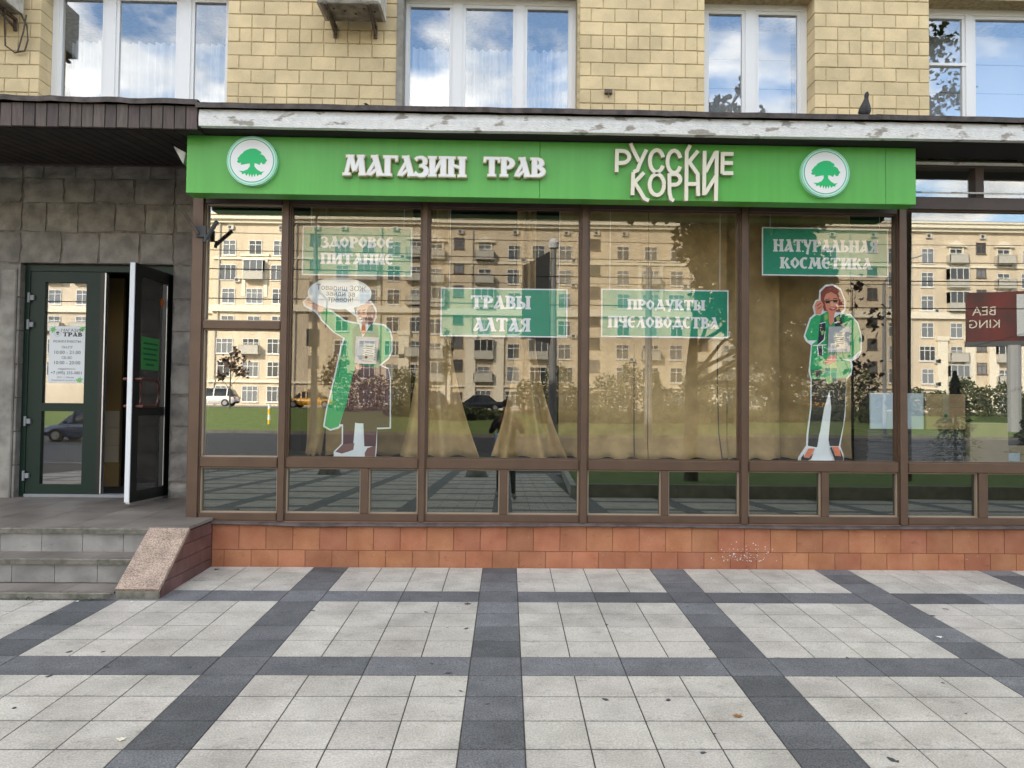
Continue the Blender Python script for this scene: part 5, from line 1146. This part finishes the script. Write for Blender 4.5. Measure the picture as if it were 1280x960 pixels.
tree('second leafy tree farther along the raised lawn', (9.02, -10.3, bz(-10.3)), 9.5, .075, [((.2, 0, 9.0), (.7, .9, .7)), ((1.6, 0, 9.3), (.7, .8, .6)), ((2.4, .2, 9.9), (.55, .7, .7)), ((.9, .2, 10.4), (.9, .9, .8)), ((2.2, -.2, 11.3), (.7, .8, .8)), ((.5, 0, 12), (.8, .8, .8))], 1300, .15, 'leaf_dark', lean=(.15, 0), seed=9)
tree('thin brown leaved sapling mirrored beside the cardboard woman', (9.72, -14.6, bz(-14.6)), 5.2, .03, [((.2, 0, 3.0), (.6, .6, .9)), ((.5, 0, 4.3), (.7, .6, .7)), ((-.35, 0, 3.8), (.5, .5, .7)), ((.1, 0, 5.2), (.6, .5, .6)), ((.7, 0, 2.4), (.5, .5, .8))], 130, .16, 'leaf_red', seed=14, name='sapling')
tree('small dark red maple on the sunny bank across the road', (-22.9, -58, 1.2), 3.3, .06, [((.1, 0, 3.6), (.8, .8, .8)), ((1.0, 0, 3.0), (.7, .6, .5)), ((-.9, 0, 2.7), (.6, .6, .5)), ((.4, 0, 4.6), (.5, .5, .7)), ((-.6, 0, 4.0), (.5, .5, .5)), ((1.2, 0, 4.1), (.35, .4, .4))], 360, .25, 'leaf_red', seed=15, name='maple')
tree('slender young tree behind the parked dark cars across the road', (-5.4, -62, 1.35), 6.5, .07, [((0, 0, 4), (.6, .6, 1)), ((.1, 0, 5.6), (.5, .5, 1)), ((0, 0, 6.8), (.35, .35, .8))], 700, .22, 'leaf_mid', kind=1, seed=16)
tree('bare reddish young tree behind the cardboard man', (-14.2, -57, 1.1), 4.0, .05, [((0, 0, 3.2), (1.1, .9, 1)), ((.4, 0, 4.2), (.9, .8, .8)), ((-.6, 0, 2.6), (.8, .7, .7))], 420, .24, 'leaf_red', seed=17)
for k, (x, y, h, wd, lb) in enumerate(((14.0, -20.2 + 3.2, 3.1, .9, 'dark conifer beyond the raised lawn, the taller of two'), (16.4, -16.9, 2.3, .8, 'shorter dark conifer beyond the raised lawn'), (9.8, -43, 3.6, .9, 'small conifer on the bank across the road'))):
    z0 = bz(y) if y > -20 else .2; r = random.Random(60 + k); t = thing('conifer', lb, 'conifer', (x, y, z0)); MB().tube([(x, y, z0 - .2), (x, y, z0 + h)], [.06, .01], 8).build('trunk', 'bark', t)
    m = MB()
    for q in range(2600):
        f = r.random() ** .75; rad = wd * (1 - f) * r.uniform(.55, 1.05) * (1 + .25 * math.sin(f * 30)); a = r.uniform(0, 6.28); c = Vector((x + rad * math.cos(a), y + rad * math.sin(a), z0 + .15 + f * (h - .15) - rad * .15)); leafmesh(m, c, .13 * r.uniform(.6, 1.3), Euler((r.uniform(-.9, .3), r.uniform(-.6, .6), a - 1.57)).to_matrix(), 1)
    m.build('crown', 'needle', t)
# bushes along the side street
r7 = random.Random(5); bi = 0
for (x0, x1, hh, yr, zr) in ((-13, -6.5, 3.0, -57.5, 1.2), (2, 30, 3.4, -57.5, 1.2), (34, 60, 2.6, -57.5, 1.2), (-8, 0, 1.1, -51, .65), (3, 27, 1.3, -50, .55)):
    x = x0
    while x < x1:
        wd = r7.uniform(1.2, 2.0); h = hh * r7.uniform(.6, 1.2); y = yr + r7.uniform(-1.5, 1.0); z0 = zr; low = zr < 1
        t = thing('bush', ('low olive green shrub on the bank mirrored between the gathered curtains' if low and x < 1 else 'low olive green shrub in front of the long mirrored row of bushes' if low else 'olive green bush behind the cardboard man in the mirrored street' if x < 0 else 'olive green bush in the long mirrored row behind the flat burlap curtains' if x < 31 else 'olive green bush in the mirrored row towards the billboard'), 'bush', (x, y, z0), group='low shrubs mirrored in the ' + ('third bay' if x < 1 else 'fourth bay') if low else 'bushes mirrored in the ' + ('second bay' if x < 0 else 'fourth bay' if x < 31 else 'right hand bays'))
        m = MB(); st_ = MB()
        for q in range(6): a = r7.uniform(0, 6.28); st_.tube([(x, y, z0 - .2), (x + .6 * wd * math.cos(a) * .6, y + .4 * math.sin(a), z0 + h * r7.uniform(.6, 1.05))], [.03, .008], 5)
        st_.build('stems', 'bark', t)
        for q in range(950):
            f = r7.random(); a = r7.uniform(0, 6.28); rad = wd * (.55 + .5 * f if f < .6 else .95 - (f - .6)) * math.sqrt(r7.random()); leafmesh(m, Vector((x + rad * math.cos(a), y + rad * .6 * math.sin(a), z0 + f * h * r7.uniform(.9, 1.1))), .27 * r7.uniform(.6, 1.3), Euler((r7.uniform(-1.3, 1.3), r7.uniform(-1.3, 1.3), r7.uniform(0, 6))).to_matrix(), 1)
        m.build('foliage', 'leaf_mid', t); x += wd * 1.15; bi += 1
# ------------------------------------------------------------------ poles, boards, wires
lp = thing('lamp_post', 'grey concrete lamp post with a junction box, mirrored beside the cardboard man', 'lamp post', (-9.1, -29.9, -.5))
MB().tube([(-9.1, -29.9, -.6), (-9.15, -29.9, 9.2)], [.17, .10], 10).build('pole', 'steel', lp); MB().cbox(-9.4, -8.85, -29.75, -29.45, 4.3, 5.1, .03).build('junction_box', 'steel', lp)
MB().tube([(-9.15, -29.9, 9.1), (-9.1, -29.6, 10.3), (-8.6, -28.6, 10.9)], .05, 6).build('arm', 'steel', lp); MB().cbox(-8.8, -8.3, -28.9, -28.2, 10.85, 11.0, .03).build('lamp_head', 'steel', lp)
MB().tube([(-9.0, -29.9, 7), (-8.5, -29.6, 6.5), (-8.55, -29.6, 5.2)], .03, 6).build('cable', 'cable', lp)
bp_ = thing('banner_post', 'dark post with a slanting banner board and a dome camera on top', 'post', (2.45, -34.9, -.4))
MB().tube([(2.45, -34.9, -.5), (2.45, -34.9, 10.3)], [.26, .16], 10).build('pole', 'steel', bp_); MB().add([(.75, -34.4, 5.4), (2.25, -34.7, 5.1), (2.25, -34.7, 10.1), (.75, -34.4, 9.2), (.75, -34.55, 5.4), (2.25, -34.85, 5.1), (2.25, -34.85, 10.1), (.75, -34.55, 9.2)], [(0, 3, 2, 1), (4, 5, 6, 7), (0, 1, 5, 4), (1, 2, 6, 5), (2, 3, 7, 6), (3, 0, 4, 7)]).build('banner', 'steel_dark', bp_)
MB().tube([(2.45, -34.9, 10.3), (2.45, -34.9, 10.6), (2.45, -34.9, 10.85)], [.26, .30, .1], 12).build('dome_camera', 'white', bp_)
tp = thing('tram_pole', 'plain grey pole mirrored in the fourth bay', 'pole', (8.25, -37.9, -.2)); MB().tube([(8.25, -37.9, -.4), (8.25, -37.9, 9.8)], [.24, .17], 10).build('shaft', 'steel', tp); MB().tube([(8.25, -37.9, 9.8), (8.25, -37.9, 9.95)], [.2, .05], 10).build('finial', 'steel', tp)
t2 = thing('tram_pole', 'thin grey pole mirrored beside the billboard', 'pole', (22.0, -37.9, -.2)); MB().tube([(22.0, -37.9, -.4), (22.0, -37.9, 9.0)], [.13, .09], 10).build('shaft', 'steel', t2); MB().tube([(22.0, -37.9, 9.0), (22.7, -37.6, 10.2), (24, -37.4, 10.6)], .05, 6).build('arm', 'steel', t2)
for k, (y, z, zz_) in enumerate(((-24, 7.4, 7.1), (-25.5, 6.3, 6.2), (-31, 9.6, 9.2), (-36, 8.6, 8.9), (-37.5, 11.9, 11.5))):
    tag(MB().tube([(-60, y, z), (-20, y, (z + zz_) / 2 - .25), (15, y, zz_ - .35), (60, y, zz_)], .022, 5).build('overhead_wire', 'cable'), ['lowest', 'second', 'third', 'fourth', 'highest'][(1, 0, 3, 2, 4)[k]] + ' overhead wire running along the road', 'wire')
bb = thing('billboard', 'red billboard on a grey column mirrored at the right edge', 'billboard', (33.6, -43.5, .3))
bx0, by0, bx1, by1 = 31.0, -44.9, 37.2, -42.7
def bq(u, d, z): dx, dy = bx1 - bx0, by1 - by0; l = math.hypot(dx, dy); return (bx0 + dx * u - dy / l * d, by0 + dy * u + dx / l * d, z)
m = MB(); m.add([bq(0, 0, 6.3), bq(1, 0, 6.3), bq(1, 0, 9.6), bq(0, 0, 9.6), bq(0, -.4, 6.3), bq(1, -.4, 6.3), bq(1, -.4, 9.6), bq(0, -.4, 9.6)], [(0, 3, 2, 1), (4, 5, 6, 7), (0, 1, 5, 4), (1, 2, 6, 5), (2, 3, 7, 6), (3, 0, 4, 7)]); m.build('board', 'bill_red', bb)
m = MB(); m.add([bq(-.01, .02, 5.95), bq(1.01, .02, 5.95), bq(1.01, .02, 6.29), bq(-.01, .02, 6.29), bq(-.01, -.42, 5.95), bq(1.01, -.42, 5.95), bq(1.01, -.42, 6.29), bq(-.01, -.42, 6.29)], [(0, 3, 2, 1), (4, 5, 6, 7), (0, 1, 5, 4), (1, 2, 6, 5), (2, 3, 7, 6), (3, 0, 4, 7)]); m.build('frame', 'steel_dark', bb)
m = MB(); tm = MB(); text_mb(tm, 'BEA', .85, 0, .45, 0); text_mb(tm, 'KING', .8, 0, -.42, 0)
m.add([bq(.16 - x / 6.6, .03, 7.85 + z) for x, y, z in tm.v], tm.f); m.build('lettering', 'far_balcony', bb)
m = MB(); m.add([bq(.45, .03, 6.6), bq(.62, .03, 6.6), bq(.62, .03, 9.4), bq(.45, .03, 9.4)], [(0, 3, 2, 1)]); m.build('printed_can', 'p_grey', bb)
MB().tube([(33.7, -44.1, .2), (33.7, -44.1, 6.0)], [.42, .42], 12).build('column', 'steel', bb)
# bollards
for k, (x, y) in enumerate(((-4.8, -14.4), (-.8, -14.4), (-9.0, -14.4))):
    t = thing('concrete_dome', ['half-round concrete bollard mirrored below the cardboard man', 'half-round concrete bollard mirrored left of the photographer', 'half-round concrete bollard farthest along towards the entrance'][k], 'bollard', (x, y, S * y)); m = MB(); n = 20; vs = []; fs = []
    for j in range(7):
        a = j / 6 * math.pi / 2
        for i in range(n): b_ = 2 * math.pi * i / n; vs.append((x + .30 * math.cos(a) * math.cos(b_), y + .30 * math.cos(a) * math.sin(b_), S * y + .03 + .26 * math.sin(a)))
    for j in range(6):
        for i in range(n): q = (i + 1) % n; fs.append((j * n + i, j * n + q, (j + 1) * n + q, (j + 1) * n + i))
    m.add(vs, fs).build('dome', 'concrete', t, smooth=True); MB().tube([(x, y, S * y - .02), (x, y, S * y + .035)], .33, 20).build('foot', 'concrete', t)
yb2 = thing('marker_post', 'white and yellow marker post on the bank mirrored in the first bay', 'post', (-15.7, -44.9, .25))
for k in range(4): MB().tube([(-15.7, -44.9, .2 + k * .36), (-15.7, -44.9, .555 + k * .36)], .085, 10).build('band', 'white' if k % 2 else 'yellow_paint', yb2)
# ------------------------------------------------------------------ cars
def car(label, loc, rz, paint, Lc=4.6, H=1.68, suv=True, group='cars across the road'):
    t = thing('parked_car' if loc[1] < -45 else 'passing_car', label, 'car', loc, rz, group); W_ = .92
    hb = .95 if suv else .88; h2 = Lc / 2
    def loft(sec, closed=True):
        m = MB(); n = len(sec[0]); vs = [p for s in sec for p in s]; fs = []
        for i in range(len(sec) - 1):
            for k in range(n - 1): fs.append((i * n + k, (i + 1) * n + k, (i + 1) * n + k + 1, i * n + k + 1))
        fs.append(tuple(range(n))); fs.append(tuple((len(sec) - 1) * n + k for k in range(n - 1, -1, -1))); return m.add(vs, fs)
    sec = []
    for x, z0, z1, w_ in ((-h2, .48, .80, .74), (-h2 + .12, .32, hb - .02, .86), (-h2 + .6, .26, hb + .02, .91), (0, .24, hb, .92), (h2 - 1.5, .25, hb - .02, .92), (h2 - .6, .28, hb - .10, .89), (h2 - .12, .32, hb - .2, .82), (h2, .42, .66, .70)):
        sec.append([(x, -w_ * .92, z0), (x, -w_, z0 + .15), (x, -w_, z1 - .12), (x, -w_ * .86, z1), (x, w_ * .86, z1), (x, w_, z1 - .12), (x, w_, z0 + .15), (x, w_ * .92, z0)])
    b = loft(sec).build('body', paint, t, local=True, smooth=True)
    sec = []
    for x, z1, w_ in ((-h2 + .12 if suv else -h2 + .7, hb + .02, .76), (-h2 + .45 if suv else -h2 + 1.3, H - .10, .66), (-h2 + .9 if suv else -h2 + 1.7, H, .64), (.25, H, .64), (.55, H - .06, .65), (1.35 * Lc / 4.6, hb + .01, .78)):
        sec.append([(x, -.80, hb - .06), (x, -w_, z1 - .04), (x, -w_ * .9, z1), (x, w_ * .9, z1), (x, w_, z1 - .04), (x, .80, hb - .06)])
    loft(sec).build('cabin', 'car_glass', t, local=True, smooth=True)
    rf = MB(); rf.box(-h2 + (.5 if suv else 1.35), .5, -.60, .60, H - .012, H + .02); rf.build('roof', paint, t, local=True)
    for s in (-1, 1):
        pm = MB()
        for x in (-h2 + .75 if suv else -h2 + 1.5, -.35, .62): pm.add([(x - .05, s * .815, hb - .04), (x + .05, s * .815, hb - .04), (x + .02, s * .67, H - .03), (x - .08, s * .67, H - .03)], [(0, 1, 2, 3)])
        pm.build('pillar', paint, t, local=True)
        for x in (-h2 + .85, h2 - .9):
            wm_ = MB(); wm_.tube([(x, s * .72, .34), (x, s * .93, .34)], .34, 18); wo = wm_.build('wheel', 'tyre', t, local=True); MB().tube([(x, s * .931, .34), (x, s * .94, .34)], .21, 14).build('rim', 'rim', wo, local=True)
        MB().box(h2 - .22, h2 - .03, s * .72 - .12, s * .72 + .12, .62, .76).build('headlight', 'lamp_white', t, local=True); MB().box(-h2 - .01, -h2 + .12, s * .70 - .1, s * .70 + .1, .70, .90).build('tail_light', 'lamp_red', t, local=True)
        MB().box(.85, 1.0, s * .93 - .08, s * .93 + .08, hb - .02, hb + .12).build('mirror', paint, t, local=True)
    return t
car('white estate car parked across the road, mirrored in the first bay', (-27.3, -66, 1.42), R(180), 'paint_white')
car('yellow taxi parked across the road beside the marker post', (-17.6, -64, 1.40), R(4), 'paint_yellow', H=1.48, suv=False)
car('black saloon parked across the road, mirrored between the burlap curtains', (-2.6, -66, 1.42), R(176), 'paint_black', H=1.47, suv=False)
car('second black car parked behind the slender young tree', (-7.8, -66.5, 1.42), R(180), 'paint_black')
car('dark car parked across the road mirrored in the fifth bay', (36, -66, 1.42), R(0), 'paint_blue')
car('yellow car parked across the road behind the bushes', (28.5, -66, 1.42), R(180), 'paint_yellow', H=1.5, suv=False)
car('dark blue car driving on the road, mirrored in the lower door glass', (-21.4, -31.5, -.47), R(180), 'paint_blue')
